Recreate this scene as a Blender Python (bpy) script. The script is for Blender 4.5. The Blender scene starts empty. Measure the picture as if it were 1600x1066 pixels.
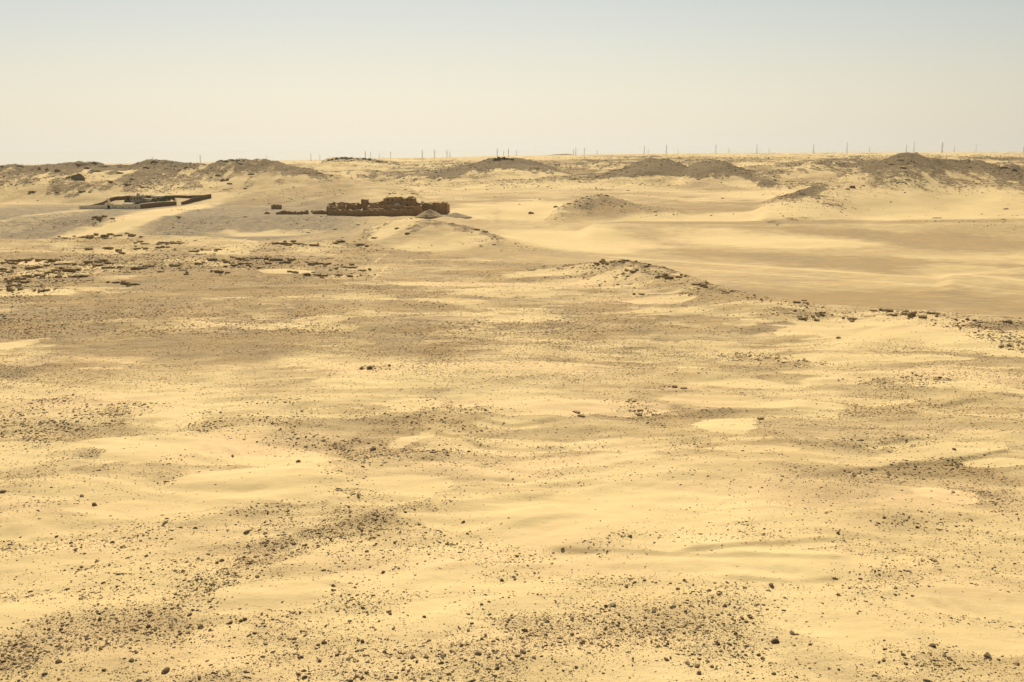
import bpy, math
import numpy as np
from mathutils import Matrix, Vector
R = math.radians
scn = bpy.context.scene
col = scn.collection

# ------------------------------------------------------------------ camera
F, CX, CY, H = 1570.0, 800.0, 533.0, 46.0
PITCH = math.atan((533 - 242.4) / F)
ROLL = -0.0045
R0 = np.array([1.0, 0, 0]); U0 = np.array([0, math.sin(PITCH), math.cos(PITCH)])
FW = np.array([0, math.cos(PITCH), -math.sin(PITCH)])
RT = math.cos(ROLL) * R0 + math.sin(ROLL) * U0
UP = -math.sin(ROLL) * R0 + math.cos(ROLL) * U0
cd = bpy.data.cameras.new('camera'); cam = bpy.data.objects.new('camera', cd); col.objects.link(cam)
cd.sensor_width = 36; cd.lens = F / 1600 * 36; cd.clip_start = 0.5; cd.clip_end = 60000
cam.matrix_world = Matrix([[RT[0], UP[0], -FW[0], 0], [RT[1], UP[1], -FW[1], 0], [RT[2], UP[2], -FW[2], H], [0, 0, 0, 1]])
scn.camera = cam

# ------------------------------------------------------------------ sky + sun
SUN_EL, SUN_AZ = R(48), R(-8)        # azimuth from +Y (view direction), negative = left
w = bpy.data.worlds.new('World'); scn.world = w; w.use_nodes = True
nt = w.node_tree; nt.nodes.clear()
N = nt.nodes.new; L = nt.links.new
wo = N('ShaderNodeOutputWorld'); bg = N('ShaderNodeBackground'); sky = N('ShaderNodeTexSky')
sky.sky_type = 'NISHITA'; sky.sun_disc = False; sky.sun_elevation = SUN_EL; sky.sun_rotation = SUN_AZ
sky.altitude = 200; sky.air_density = 1.0; sky.dust_density = 1.0; sky.ozone_density = 1.0
def wmix(bt, f, A_, B_):
    n = N('ShaderNodeMix'); n.data_type = 'RGBA'; n.blend_type = bt
    for i, v in ((0, f), (6, A_), (7, B_)):
        if hasattr(v, 'links'): L(v, n.inputs[i])
        else: n.inputs[i].default_value = v
    return n.outputs[2]
def wmath(op, a_, b_=0.0):
    n = N('ShaderNodeMath'); n.operation = op
    for i, v in ((0, a_), (1, b_)):
        if hasattr(v, 'links'): L(v, n.inputs[i])
        else: n.inputs[i].default_value = v
    return n.outputs[0]
SKY = 0.08
tc = N('ShaderNodeTexCoord'); sx_ = N('ShaderNodeSeparateXYZ'); L(tc.outputs['Generated'], sx_.inputs[0])
dz = wmath('MAXIMUM', sx_.outputs[2], 0.0)
fz_ = wmath('POWER', 2.71828, wmath('MULTIPLY', dz, -1 / 0.11))          # dusty air thickens towards the horizon
hor = N('ShaderNodeVectorMath'); hor.operation = 'DOT_PRODUCT'; L(tc.outputs['Generated'], hor.inputs[0]); hor.inputs[1].default_value = (math.sin(SUN_AZ), math.cos(SUN_AZ), 0)
glow = wmath('ADD', wmath('MULTIPLY', hor.outputs['Value'], 1.10), -0.10)   # brighter towards the sun's side
glow = wmath('MAXIMUM', glow, 0.45)
gc = N('ShaderNodeCombineColor')
for i in range(3): L(glow, gc.inputs[i])
nis = wmix('MULTIPLY', 1.0, sky.outputs[0], (0.90, 0.79, 0.675, 1))
dust = wmix('MULTIPLY', 1.0, gc.outputs[0], (0.65 / SKY, 0.615 / SKY, 0.525 / SKY, 1))
L(wmix('MIX', fz_, nis, dust), bg.inputs[0]); bg.inputs[1].default_value = SKY
L(bg.outputs[0], wo.inputs[0])
sd = bpy.data.lights.new('sun', 'SUN'); sd.energy = 4.2; sd.angle = R(0.55); sd.color = (1.0, 0.93, 0.80)
so = bpy.data.objects.new('sun', sd); col.objects.link(so)
sv = Vector((math.sin(SUN_AZ) * math.cos(SUN_EL), math.cos(SUN_AZ) * math.cos(SUN_EL), math.sin(SUN_EL)))
so.rotation_euler = sv.to_track_quat('Z', 'Y').to_euler(); so.location = (0, 0, 200)
scn.view_settings.view_transform = 'Standard'; scn.view_settings.look = 'None'
scn.view_settings.exposure = 0.45; scn.view_settings.gamma = 1
scn.cycles.volume_bounces = 0; scn.cycles.max_bounces = 5

# ------------------------------------------------------------------ numeric helpers
_RT = np.random.RandomState(7).rand(512 * 512)
def vnoise(x, y, s=0):
    xf = np.floor(x); yf = np.floor(y); ix = xf.astype(np.int32) + s * 57; iy = yf.astype(np.int32) + s * 131
    fx = x - xf; fy = y - yf
    fx = fx * fx * (3 - 2 * fx); fy = fy * fy * (3 - 2 * fy)
    i0 = ix & 511; i1 = (ix + 1) & 511; j0 = (iy & 511) << 9; j1 = ((iy + 1) & 511) << 9
    a = _RT[i0 + j0]; c = _RT[i0 + j1]
    a = a + (_RT[i1 + j0] - a) * fx; c = c + (_RT[i1 + j1] - c) * fx
    return a + (c - a) * fy
def fbm(x, y, sc, o=4, s=0, g=0.5):          # -1..1
    t = 0; a = 1; n = 0; c, q = 0.8, 0.6
    x = x / sc; y = y / sc
    for k in range(o):
        t = t + a * (vnoise(x, y, s + k * 7) * 2 - 1); n += a; a *= g
        x, y = (x * c - y * q) * 2.03 + 13.7, (x * q + y * c) * 2.03 + 5.1
    return t / n
def ss(e0, e1, x):
    t = np.clip((x - e0) / (e1 - e0), 0, 1); return t * t * (3 - 2 * t)
def ray(u, v):
    d = FW + RT * ((u - CX) / F) + UP * (-(v - CY) / F); return d
def at_y(u, v, y):                            # the point the pixel sees at ground range y
    d = ray(u, v); t = y / d[1]; return np.array([d[0] * t, y, H + d[2] * t])
def a_of(u): d = ray(u, 300.0); return d[0] / d[1]

# ------------------------------------------------------------------ terrain height
EDGE = [(-900, 560), (0, 544), (400, 540), (560, 520), (640, 470), (800, 425), (900, 405), (975, 378), (1120, 323), (1250, 290), (1400, 273), (1600, 262), (2400, 235)]
EA = np.array([a_of(u) for u, _ in EDGE]); EY = np.array([y for _, y in EDGE], float)
TY = np.log(np.array([200, 450, 600, 700, 790, 850, 1000, 1200, 1500, 2000, 3000, 5000, 9000, 16000], float))
TU = [(-300, [-8, -10, -11, -10, 1, 2, 5, 10, 12, 10, 0, -20, -40, -80]),
      (250, [-8, -10, -11, -9, 0, 2, 5, 10, 12, 12, 8, -5, -20, -50]),
      (450, [-8, -10, -10, -8, 0, 0, 4, 9, 13, 18, 20, 12, 0, -20]),
      (640, [-8, -9, -8, -6, -1, 1, 5, 10, 16, 24, 28, 24, 17, 5]),
      (800, [-8, -9, -8, -7, -3, 2, 8, 13, 20, 28, 33, 33, 32, 20]),
      (1000, [-9, -10, -9, -7, -3, 2, 9, 15, 24, 32, 37, 40, 41, 30]),
      (1200, [-9, -10, -9, -7, -3, 2, 9, 15, 25, 33, 38, 42, 47, 38]),
      (1450, [-9, -10, -9, -7, -3, 1, 8, 14, 26, 33, 37, 41, 45.5, 38]),
      (1650, [-9, -10, -9, -7, -3, 1, 8, 14, 26, 33, 36, 38, 39, 30]),
      (2400, [-9, -10, -9, -7, -3, 1, 8, 14, 26, 30, 32, 32, 30, 20])]
TA = np.array([a_of(u) for u, _ in TU]); TZ = np.array([z for _, z in TU], float)
RIDGES = [  # name, crest pixels (u, v, range), front depth, back depth, power
 ('a', [(-700, 264, 1150), (-500, 262, 1150), (-100, 260, 1150), (0, 259, 1150), (40, 257.5, 1150), (100, 256.5, 1150), (130, 254, 1150), (160, 255.5, 1150), (200, 257, 1150), (225, 252.5, 1160), (260, 251.5, 1160), (290, 256.5, 1150), (330, 258, 1130), (380, 266, 1100)], 200, 200),
 ('b', [(150, 296, 1020), (200, 287, 1060), (245, 274, 1085), (285, 262, 1100), (320, 256, 1100), (345, 250.5, 1100), (370, 248.5, 1100), (400, 250, 1100), (430, 251.5, 1090), (455, 259, 1080), (500, 270, 1050), (560, 282, 1020), (620, 292, 995), (670, 300, 980)], 185, 160),
 ('c', [(480, 256, 2000), (510, 250, 2000), (535, 247, 2000), (560, 247.5, 2000), (582, 250, 2000), (610, 253, 2000), (650, 256, 2000)], 260, 250),
 ('d', [(600, 287, 1400), (650, 272, 1420), (700, 266, 1430), (740, 256, 1440), (770, 250, 1450), (790, 248, 1450), (815, 249, 1450), (840, 254, 1450), (865, 262, 1440), (890, 272, 1430), (920, 284, 1400)], 230, 180),
 ('e', [(760, 296, 1250), (860, 281, 1270), (940, 273, 1290), (970, 266, 1300), (990, 256, 1300), (1010, 250, 1300), (1042, 249.5, 1300), (1060, 256, 1300), (1080, 266, 1290), (1110, 276, 1250)], 160, 130),
 ('f', [(1050, 268, 1240), (1075, 260, 1240), (1095, 255, 1240), (1115, 252.5, 1240), (1135, 255, 1240), (1152, 264, 1230), (1180, 273, 1210), (1230, 281, 1150)], 170, 130),
 ('g', [(1120, 258, 1750), (1160, 255, 1750), (1195, 256, 1750), (1225, 262, 1700)], 120, 150),
 ('g2', [(1240, 262, 1500), (1275, 252, 1500), (1320, 250, 1500), (1370, 251, 1450), (1400, 254, 1450)], 200, 150),
 ('h', [(1170, 322, 850), (1230, 306, 870), (1280, 289, 900), (1320, 273, 940), (1345, 262, 965), (1368, 252, 980), (1390, 244.5, 990), (1402, 239, 1000), (1414, 237.5, 1000), (1428, 240, 1000), (1450, 246, 1000), (1475, 250, 1010), (1500, 250.5, 1020), (1530, 253, 1020), (1560, 261, 1000), (1600, 272, 980), (1680, 285, 960), (2000, 300, 900)], 190, 160),
 ('i', [(1550, 262, 1350), (1570, 257, 1350), (1590, 258, 1350), (1610, 266, 1350)], 90, 120),
 ('j', [(840, 348, 770), (862, 330, 800), (890, 318, 830), (912, 309, 840), (928, 303.5, 845), (945, 304, 845), (962, 311, 840), (1000, 320, 835), (1080, 328, 820)], 70, 60),
 ('k', [(840, 244, 5200), (870, 241.5, 5200), (890, 241, 5200), (915, 243.5, 5200)], 500, 400),
 ('m', [(540, 372, 660), (580, 356, 665), (610, 346, 670), (640, 342.5, 670), (680, 345, 665), (720, 352, 650), (760, 363, 630), (820, 384, 590), (880, 402, 540), (930, 418, 500)], 90, 70),
 ('n', [(820, 425, 400), (870, 416, 395), (910, 412, 390), (950, 409, 382), (975, 407, 378), (1000, 411, 370), (1040, 420, 355), (1080, 434, 338), (1120, 449, 320), (1170, 462, 305), (1235, 474, 295), (1280, 489, 282)], 42, 22),
 ('q', [(900, 352, 700), (980, 346, 735), (1150, 346.5, 740), (1300, 342.5, 745), (1400, 343.5, 745), (1600, 341, 745), (2000, 338, 745)], 110, 35),
 ('p', [(1460, 434, 440), (1560, 425, 460), (1600, 419, 470), (1800, 405, 470)], 60, 30),
 ('v', [(1330, 506, 262), (1380, 494, 270), (1430, 489, 272), (1480, 493, 268), (1560, 500, 262), (1640, 505, 258), (2000, 512, 250)], 45, 16),
 ('r1', [(420, 276, 1350), (500, 266, 1350), (560, 268, 1350), (610, 274, 1350), (690, 277, 1340), (740, 282, 1340)], 120, 90),
 ('r2', [(540, 263, 1900), (640, 257.5, 1900), (700, 257, 1900), (770, 262, 1900)], 140, 110),
 ('r3', [(850, 264, 1700), (900, 256.5, 1700), (960, 257, 1700), (1010, 263, 1700)], 130, 90),
 ('r4', [(880, 250, 2400), (960, 247.5, 2400), (1040, 246, 2400), (1130, 249, 2400)], 160, 120),
 ('r5', [(1170, 272, 1300), (1240, 263, 1300), (1300, 262, 1300), (1350, 268, 1300)], 110, 90),
 ('r6', [(1170, 252, 2100), (1260, 247, 2100), (1340, 246.5, 2100), (1400, 250, 2100)], 150, 110),
 ('r7', [(1440, 252, 1900), (1500, 247.5, 1900), (1600, 248, 1900), (1720, 250, 1900)], 150, 110),
 ('r8', [(1150, 298, 1060), (1230, 288, 1070), (1280, 286, 1070), (1330, 294, 1060)], 80, 70),
 ('r9', [(690, 303, 1100), (780, 293, 1120), (850, 291, 1130), (930, 297, 1110), (980, 302, 1100)], 90, 80),
 ('t1', [(980, 300, 1110), (1080, 288, 1130), (1150, 287, 1130), (1220, 296, 1110)], 90, 80),
 ('t2', [(-100, 286, 1010), (0, 281, 1020), (60, 279, 1020), (150, 285, 1010), (230, 287, 1010)], 80, 60),
 ('t3', [(430, 290, 1090), (500, 285, 1100), (560, 283, 1100)], 60, 60),
 ('s', [(-400, 374, 540), (0, 373, 540), (120, 370, 545), (240, 369, 545), (330, 371, 540), (450, 384, 500), (560, 374, 520), (600, 381, 500)], 40, 20),
]
RD = []
for nm, pts, fr, bk in RIDGES:
    P = np.array([at_y(u, v, y) for u, v, y in pts]); A0 = P[:, 0] / P[:, 1]
    Aq = np.linspace(A0[0], A0[-1], 400); kk = np.exp(-np.linspace(-2.2, 2.2, 41) ** 2); kk /= kk.sum(); k2 = np.exp(-np.linspace(-2.2, 2.2, 11) ** 2); k2 /= k2.sum()
    Yq = np.convolve(np.pad(np.interp(Aq, A0, P[:, 1]), 20, 'edge'), kk, 'valid'); Zq = np.convolve(np.pad(np.interp(Aq, A0, P[:, 2]), 5, 'edge'), k2, 'valid')
    RD.append((nm, Aq, Yq, Zq, fr, bk))

RIPPLES = []
for u, v, ru, rv in [(800, 878, 110, 11), (1470, 962, 120, 22), (330, 708, 110, 9), (1500, 605, 90, 9)]:
    d_ = ray(u, v); t_ = (1.6 - H) / d_[2]; q_ = d_[1] * t_; RIPPLES.append((d_[0] * t_, q_, ru * q_ / F, rv * q_ * q_ / (44.0 * F)))
SCARPS = []
for pts, hh in [([(1040, 872), (1180, 861), (1330, 851)], .75), ([(830, 862), (900, 866), (1060, 874), (1340, 884)], .6), ([(1040, 818), (1160, 812)], .3), ([(150, 796), (230, 802), (330, 795)], .5),
                ([(1060, 646), (1180, 642), (1300, 640)], .7), ([(720, 655), (800, 668), (900, 662)], .7), ([(0, 606), (160, 600), (300, 604)], .6), ([(640, 668), (760, 700), (900, 708)], .6), ([(1270, 750), (1450, 726), (1600, 708)], .6),
                ([(0, 512), (200, 505), (420, 500)], .8), ([(560, 545), (800, 552), (1050, 560)], .6), ([(1280, 545), (1440, 552), (1600, 560)], .9), ([(1100, 910), (1250, 914), (1330, 908)], .5), ([(180, 690), (330, 705), (440, 700)], .5),
                ([(0, 850), (150, 836), (300, 815), (420, 790)], .6), ([(0, 470), (250, 455), (560, 450)], .7), ([(1180, 700), (1330, 706), (1500, 690)], .5), ([(340, 820), (560, 838), (700, 850)], .5), ([(880, 640), (1000, 636), (1100, 640)], .6), ([(1100, 618), (1280, 612), (1420, 616)], .6), ([(560, 760), (700, 748), (830, 752)], .5), ([(230, 735), (420, 752), (520, 748)], .6), ([(1380, 640), (1500, 632), (1600, 628)], .6), ([(860, 585), (1000, 592), (1150, 590)], .5), ([(1420, 775), (1520, 784), (1600, 780)], .5), ([(20, 925), (120, 915), (200, 905)], .45), ([(500, 990), (640, 1000), (720, 992)], .35)]:
    P = []
    for u, v in pts:
        d_ = ray(u, v); t_ = (1.6 - H) / d_[2]; P.append((d_[0] / d_[1], d_[1] * t_))
    P = np.array(P); SCARPS.append((P[:, 0], P[:, 1], hh))
def ridge_mask(a, y, rd):
    nm, A, Y, Z, fr, bk = rd
    y0 = np.interp(a, A, Y); t = np.where(y < y0, (y0 - y) / fr, (y - y0) / bk)
    e = ss(A[0], A[0] + 0.02, a) * (1 - ss(A[-1] - 0.02, A[-1], a))
    m = np.clip(1 - t, 0, 1); return (m ** 1.3 if nm in 'hjab' else m * m * (3 - 2 * m)) * e

def terrain(x, y, info=False):
    x = np.asarray(x, float); y = np.maximum(np.asarray(y, float), 5.0)
    a = np.clip(x / y, -3, 3)
    ly = np.log(y)
    # table lookup (bilinear, smoothed)
    ai = np.clip(np.searchsorted(TA, a) - 1, 0, len(TA) - 2); at = np.clip((a - TA[ai]) / (TA[ai + 1] - TA[ai]), 0, 1); at = at * at * (3 - 2 * at)
    yi = np.clip(np.searchsorted(TY, ly) - 1, 0, len(TY) - 2); yt = np.clip((ly - TY[yi]) / (TY[yi + 1] - TY[yi]), 0, 1)
    yt = np.where(yi < 9, yt * yt * (3 - 2 * yt) * 0.4 + yt * 0.6, yt)
    zf = (TZ[ai, yi] * (1 - at) + TZ[ai + 1, yi] * at) * (1 - yt) + (TZ[ai, yi + 1] * (1 - at) + TZ[ai + 1, yi + 1] * at) * yt
    ye = np.interp(a, EA, EY) + 9 * fbm(x, y, 60, 2, 5)
    near = 1 - ss(0, 55, y - ye)
    zn = 1.6 + 0.8 * fbm(x, y, 120, 2, 11)
    base = zf + (zn - zf) * near
    z = base.copy(); hill = np.zeros_like(z); cap = np.zeros_like(z)
    wx = 8 * fbm(x, y, 45, 3, 21)
    for rd in RD:
        m = ridge_mask(a, y + wx * (rd[4] / 150.0), rd)
        top = np.interp(a, rd[1], rd[3])
        c = base + (top - base) * m
        up = c > z; z = np.where(up & (m > 0), c, z)
        if rd[0] not in 'qpvs': hill = np.maximum(hill, m * np.clip((top - base) / 8, 0, 1))
    # relief
    far = ss(900, 1300, y)
    rough = hill * (1 - hill * 0.55)
    amp = 0.30 + 1.6 * rough
    rid = 1 - np.abs(fbm(x, y, 60, 5, 41)) * 2.6
    z = z + amp * (rid * 0.9 - 0.4) * ss(560, 900, y) + hill * (1.7 * ss(700, 850, y) * (1 - np.abs(fbm(x * 1.1 + 6 * fbm(x, y, 60, 2, 47), y * .32, 26, 4, 48)) * 2.6) + 0.9 * fbm(x, y, 16, 4, 43) + .5 * fbm(x * 1.6, y * .7, 7, 2, 44)) * ss(330, 400, y)
    rn = 1 - np.abs(fbm(x * 0.55, y, 150, 5, 45)) * 3.0
    rn2 = 1 - np.abs(fbm(x * 0.7, y, 62, 4, 46)) * 3.2; rn = .45 * rn + .75 * rn2
    flat_c = 1 - (1 - ss(.16, .22, np.abs(a + .38))) * (1 - ss(1060, 1120, y))      # the compound's terrace stays level
    z = z + far * (1 - .8 * hill) * (np.clip(rn, -.6, 1) * (3.2 + y / 480.0) - 1.2) * flat_c * (1 - ss(3500, 6000, y) * .6)
    # drifted dunes on the near plateau: long soft swells with steeper lee sides
    q = near * (1 - hill)
    sx = x * 0.55 + 3 * fbm(x, y, 30, 2, 51); sy = y + 5 * fbm(x, y, 35, 2, 52)
    s1 = fbm(sx, sy, 17, 3, 53)
    z = z + q * ss(60, 110, y) * (1.0 * s1 + 0.42 * fbm(sx * 1.2, sy * 1.6, 6, 2, 54))
    z = z + q * 0.05 * fbm(x, y, 1.6, 2, 55) + (1 - q) * 0.25 * fbm(x * 0.6, y, 26, 3, 57)
    for A_, Y_, hh in SCARPS:
        dy = y - (np.interp(a, A_, Y_) + 1.2 * fbm(x, y, 14, 2, 58))
        e = ss(A_[0], A_[0] + .03, a) * (1 - ss(A_[-1] - .03, A_[-1], a))
        z = z + hh * .62 * e * ss(-.5, .35, fbm(x, y, 22, 2, 59)) * ss(-.55, .55, dy) * np.exp(-np.maximum(dy, 0) / 9)
    for cx_, cy_, rx_, ry_ in RIPPLES:
        mk = np.clip(1 - ((x - cx_) / rx_) ** 2 - ((y - cy_) / ry_) ** 2, 0, 1)
        z = z + .10 * mk * np.sin((x * .92 + y * .3 + 1.3 * fbm(x, y, 6, 2, 62)) * 2 * math.pi / 2.4)
    # rills down the scree bluff on the left
    bl = ss(690, 715, y) * (1 - ss(775, 800, y)) * (1 - ss(-0.02, 0.0, a))
    z = z + bl * 2.8 * fbm(x * 3.0, y * 0.6, 40, 3, 61)
    if info: return z, dict(rn=rn, a=a, near=near, hill=hill, q=q, s1=s1, bl=bl, far=far, base=base)
    return z

def cast(uv):                                  # pixel list -> points on the terrain
    uv = np.asarray(uv, float).reshape(-1, 2)
    D = FW + np.outer((uv[:, 0] - CX) / F, RT) - np.outer((uv[:, 1] - CY) / F, UP)
    ys = np.exp(np.linspace(math.log(50), math.log(9000), 900))
    X = D[:, 0:1] / D[:, 1:2] * ys; Z = H + D[:, 2:3] / D[:, 1:2] * ys
    T = terrain(X, np.broadcast_to(ys, X.shape))
    below = Z < T
    k = np.where(below.any(1), below.argmax(1), len(ys) - 1); k = np.maximum(k, 1)
    i = np.arange(len(k)); g0 = Z[i, k - 1] - T[i, k - 1]; g1 = Z[i, k] - T[i, k]
    f = np.clip(g0 / (g0 - g1 + 1e-9), 0, 1); y = ys[k - 1] * (1 - f) + ys[k] * f
    x = D[:, 0] / D[:, 1] * y
    return np.stack([x, y, terrain(x, y)], 1)
def to_px(P):
    q = np.asarray(P, float) - np.array([0, 0, H]); dep = q @ FW
    return CX + F * (q @ RT) / dep, CY - F * (q @ UP) / dep

# ------------------------------------------------------------------ traced cover patches: u, v, half width, half height, tilt(deg, + = falls to the right), weight
SAND = [(850,805,150,34,0,1),(980,775,120,16,0,.8),(1130,872,200,26,2,1),(950,893,190,14,2,.8),(1440,520,185,20,5,1.5),(1400,508,110,9,-2,1.5),(1290,514,80,8,0,1),(1540,545,60,10,5,.8),
 (1135,664,45,11,-5,1),(960,637,95,12,0,.9),(650,630,45,9,0,1),(800,662,50,8,5,.9),(640,685,40,8,-15,.8),(480,505,50,5,-5,.6),(30,537,35,7,-15,.8),
 (330,702,150,18,3,.9),(420,745,100,18,0,1),(290,786,150,13,-5,.9),(470,768,40,12,0,.8),(55,830,70,18,0,1),(50,868,90,22,-3,1),(130,905,90,14,0,.9),(30,955,60,22,-12,1),
 (430,925,70,14,0,1),(350,948,50,12,0,.8),(340,992,50,16,0,.8),(640,752,70,11,0,.9),(590,775,60,10,0,.7),(620,975,130,17,2,.9),(740,948,100,12,0,.9),(650,905,110,14,3,.7),(600,1038,70,12,0,.7),
 (1040,470,60,6,0,.9),(1330,990,80,28,15,1),(1510,938,110,20,4,.9),(1540,1000,80,26,6,.9),(1428,877,22,10,0,1),(1180,600,80,7,3,.7),(1310,592,80,8,-4,.7),(1350,626,80,7,3,.7),(1500,602,80,9,4,.7),
 (1460,558,60,7,0,.8),(1290,560,60,6,0,.6),(1200,632,140,6,2,.8),(1480,770,45,13,4,.9),(1490,700,90,8,-4,.6),(1560,722,50,7,0,.7),(900,722,130,10,-3,.7),(860,748,90,8,0,.6),(1010,700,80,7,-3,.6),
 (200,620,90,7,0,.7),(290,655,30,12,0,.7),(100,425,60,6,0,.8),(40,458,60,4,0,.8),(440,424,35,4,0,1),(350,396,40,5,0,.5),(150,435,45,4,0,.6),(300,412,60,5,0,.6),(60,410,60,5,0,.6),
 (1100,812,120,10,-3,.5),(700,470,60,3,0,.5),(620,443,70,3,0,.7),(850,425,60,4,0,.5),(950,432,50,6,-8,.8),(250,560,120,6,-3,.4),(60,560,60,8,0,.5),(1000,560,100,5,3,.3),(560,595,60,5,0,.5),(820,500,60,4,0,.4),
 (1160,700,70,6,0,.5),(1240,850,70,8,-3,.7),(770,912,80,7,0,.7),(1180,900,140,8,3,.7),(520,850,50,8,0,.4),(100,770,60,6,-6,.4),(1060,1050,60,10,0,.6),(1400,1045,40,12,0,.5)]
GRAV_LEE_SHADE = [(200,528,270,26,2,1),(60,590,120,20,0,.6),(850,555,260,24,2,.7),(110,705,90,34,-5,1.0),(1470,655,130,20,4,.8),(1390,600,90,10,0,.5),(830,685,90,18,0,.8),(1050,652,110,8,2,.9),(330,735,95,16,0,.6),
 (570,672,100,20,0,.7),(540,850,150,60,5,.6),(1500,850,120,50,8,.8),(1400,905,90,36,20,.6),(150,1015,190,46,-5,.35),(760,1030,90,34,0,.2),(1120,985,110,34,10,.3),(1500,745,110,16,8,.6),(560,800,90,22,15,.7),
 (690,820,70,20,20,.7),(350,862,90,26,-8,.5),(180,795,110,9,-5,1),(1300,735,130,16,0,.5),(1100,740,120,12,0,.5),(1150,690,110,14,0,.5),(1130,862,100,3,-2,1),(1240,858,80,3,-3,1),(960,862,90,4,3,1),(1100,880,150,3,2,.8),  # closing thin strips: shade of the dune lee edges, painted as darker cover
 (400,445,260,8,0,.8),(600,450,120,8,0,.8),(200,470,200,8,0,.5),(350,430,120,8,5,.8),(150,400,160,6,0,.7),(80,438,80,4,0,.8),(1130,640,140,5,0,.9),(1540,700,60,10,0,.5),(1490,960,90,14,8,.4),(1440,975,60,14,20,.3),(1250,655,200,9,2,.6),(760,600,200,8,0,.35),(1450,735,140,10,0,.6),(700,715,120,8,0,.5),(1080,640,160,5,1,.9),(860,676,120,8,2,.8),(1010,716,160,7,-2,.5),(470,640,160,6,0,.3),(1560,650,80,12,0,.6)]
STON = [(200,642,58,20,0,1.0),(70,650,80,30,8,.8),(330,655,55,20,5,.7),(420,662,60,22,0,.6),(400,625,80,12,4,.6),(510,703,90,16,5,.9),(640,712,100,16,-5,.8),(700,640,70,20,10,.7),(540,768,60,34,30,.9),
 (230,835,200,26,-8,1.0),(400,858,150,36,-4,1.0),(250,890,170,32,0,.7),(560,850,90,56,40,.9),(700,832,90,30,15,.8),(310,925,50,44,-40,1.2),(100,1010,160,56,-12,1.1),(250,1000,120,46,0,.7),(480,965,90,26,-10,.6),
 (430,1030,170,36,0,.7),(560,925,70,50,30,.8),(610,1005,110,44,10,.7),(780,1020,110,44,0,1.1),(800,960,80,22,8,.6),(910,905,120,11,3,.8),(1060,914,150,13,4,1.2),(1150,950,120,26,12,1.1),(1050,1000,150,36,12,.8),
 (1200,985,80,50,35,1.0),(1290,1045,140,24,8,.8),(1000,848,100,12,-5,.7),(1190,832,50,15,0,.9),(1320,848,48,26,30,.9),(1375,900,80,34,-25,1.0),(1445,880,26,14,0,1.3),(1490,1035,130,30,10,1.1),(1420,735,100,13,-8,.7),
 (1520,772,26,17,30,.9),(1400,813,90,12,12,.7),(850,748,60,13,-5,.6),(1240,740,30,9,0,.7),(1000,645,40,13,15,.8),(1205,563,75,11,8,.8),(1150,700,90,16,0,.4),(1370,690,60,15,0,.4),(1445,595,28,7,0,.9),(1350,595,30,5,0,.6),
 (1555,520,65,20,14,1.2),(1585,540,24,14,0,1.2),(1000,428,110,17,14,1.2),(950,413,60,5,-3,1),(1075,437,50,10,25,1),(1210,470,60,7,12,.8),(1270,490,60,5,5,.8),(582,575,20,4,0,1.6),(1052,604,20,3,0,1),
 (1240,490,50,5,0,.6),(300,715,60,8,-5,.6),(260,750,26,14,0,.9),(20,490,30,12,0,.4),(250,510,250,30,0,.05),(800,540,330,50,0,.16),(850,480,300,30,0,.14),(160,480,180,14,0,.25),(1150,530,150,30,0,.15),
 (1290,755,160,30,0,.10),(1540,850,80,60,0,.10),(760,700,80,30,0,.10),(600,640,60,12,0,.4),(900,610,80,10,0,.15),(1430,650,120,30,0,.12),(70,425,90,24,0,1.2),(340,412,150,13,0,1.2),(520,425,60,9,5,1.1),(330,388,230,8,0,.55),(160,371,60,3,0,.6),(1430,498,60,6,3,.8),(1000,418,80,8,10,.9),(1500,505,90,10,6,.5),(60,690,60,14,0,.4),(110,830,80,12,0,.4),(700,360,90,12,8,.5),(760,378,60,10,25,.5)]
def to_world_ellipses(lst):
    A = np.array(lst, float); t = np.radians(A[:, 4])
    C = cast(A[:, :2])
    # half axes carried to the ground through the local ground scale
    dep = (C - [0, 0, H]) @ FW
    up_ = cast(np.stack([A[:, 0], A[:, 1] - 2], 1)); dn = cast(np.stack([A[:, 0], A[:, 1] + 2], 1))
    sx = dep / F; flat = (C[:, 1] ** 2) / (H - C[:, 2]) / F
    sy = np.clip((up_[:, 1] - dn[:, 1]) / 4, flat * 0.6, flat * 1.3)
    return A, C, sx, sy, t
def paint(x, y, lst, edge=0.35, wob=0.5, seed=100):
    A, C, sx, sy, t = to_world_ellipses(lst)
    m = np.zeros_like(x)
    wn = wob * (fbm(x * .7, y, 14, 4, seed) + .6 * fbm(x * .6, y, 4.0, 3, seed + 3))
    for k in range(len(A)):
        rx = A[k, 2] * sx[k] * 1.15; ry = A[k, 3] * sy[k] * 1.15; ext = max(rx, ry) * 1.9
        ext_y = (A[k, 3] + A[k, 2] * abs(math.sin(t[k]))) * sy[k] * 2.2
        idx = np.nonzero((np.abs(x - C[k, 0]) < ext) & (np.abs(y - C[k, 1]) < ext_y))[0]
        if not len(idx): continue
        px = (x[idx] - C[k, 0]) / sx[k]; py = -(y[idx] - C[k, 1]) / sy[k]
        c, s = math.cos(t[k]), math.sin(t[k])
        r = np.hypot((px * c + py * s) / (A[k, 2] * 1.15), (-px * s + py * c) / (A[k, 3] * 1.15)) + wn[idx]
        m[idx] = np.maximum(m[idx], A[k, 5] * (1 - ss(1 - edge, 1 + edge, r)))
    return m

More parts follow.
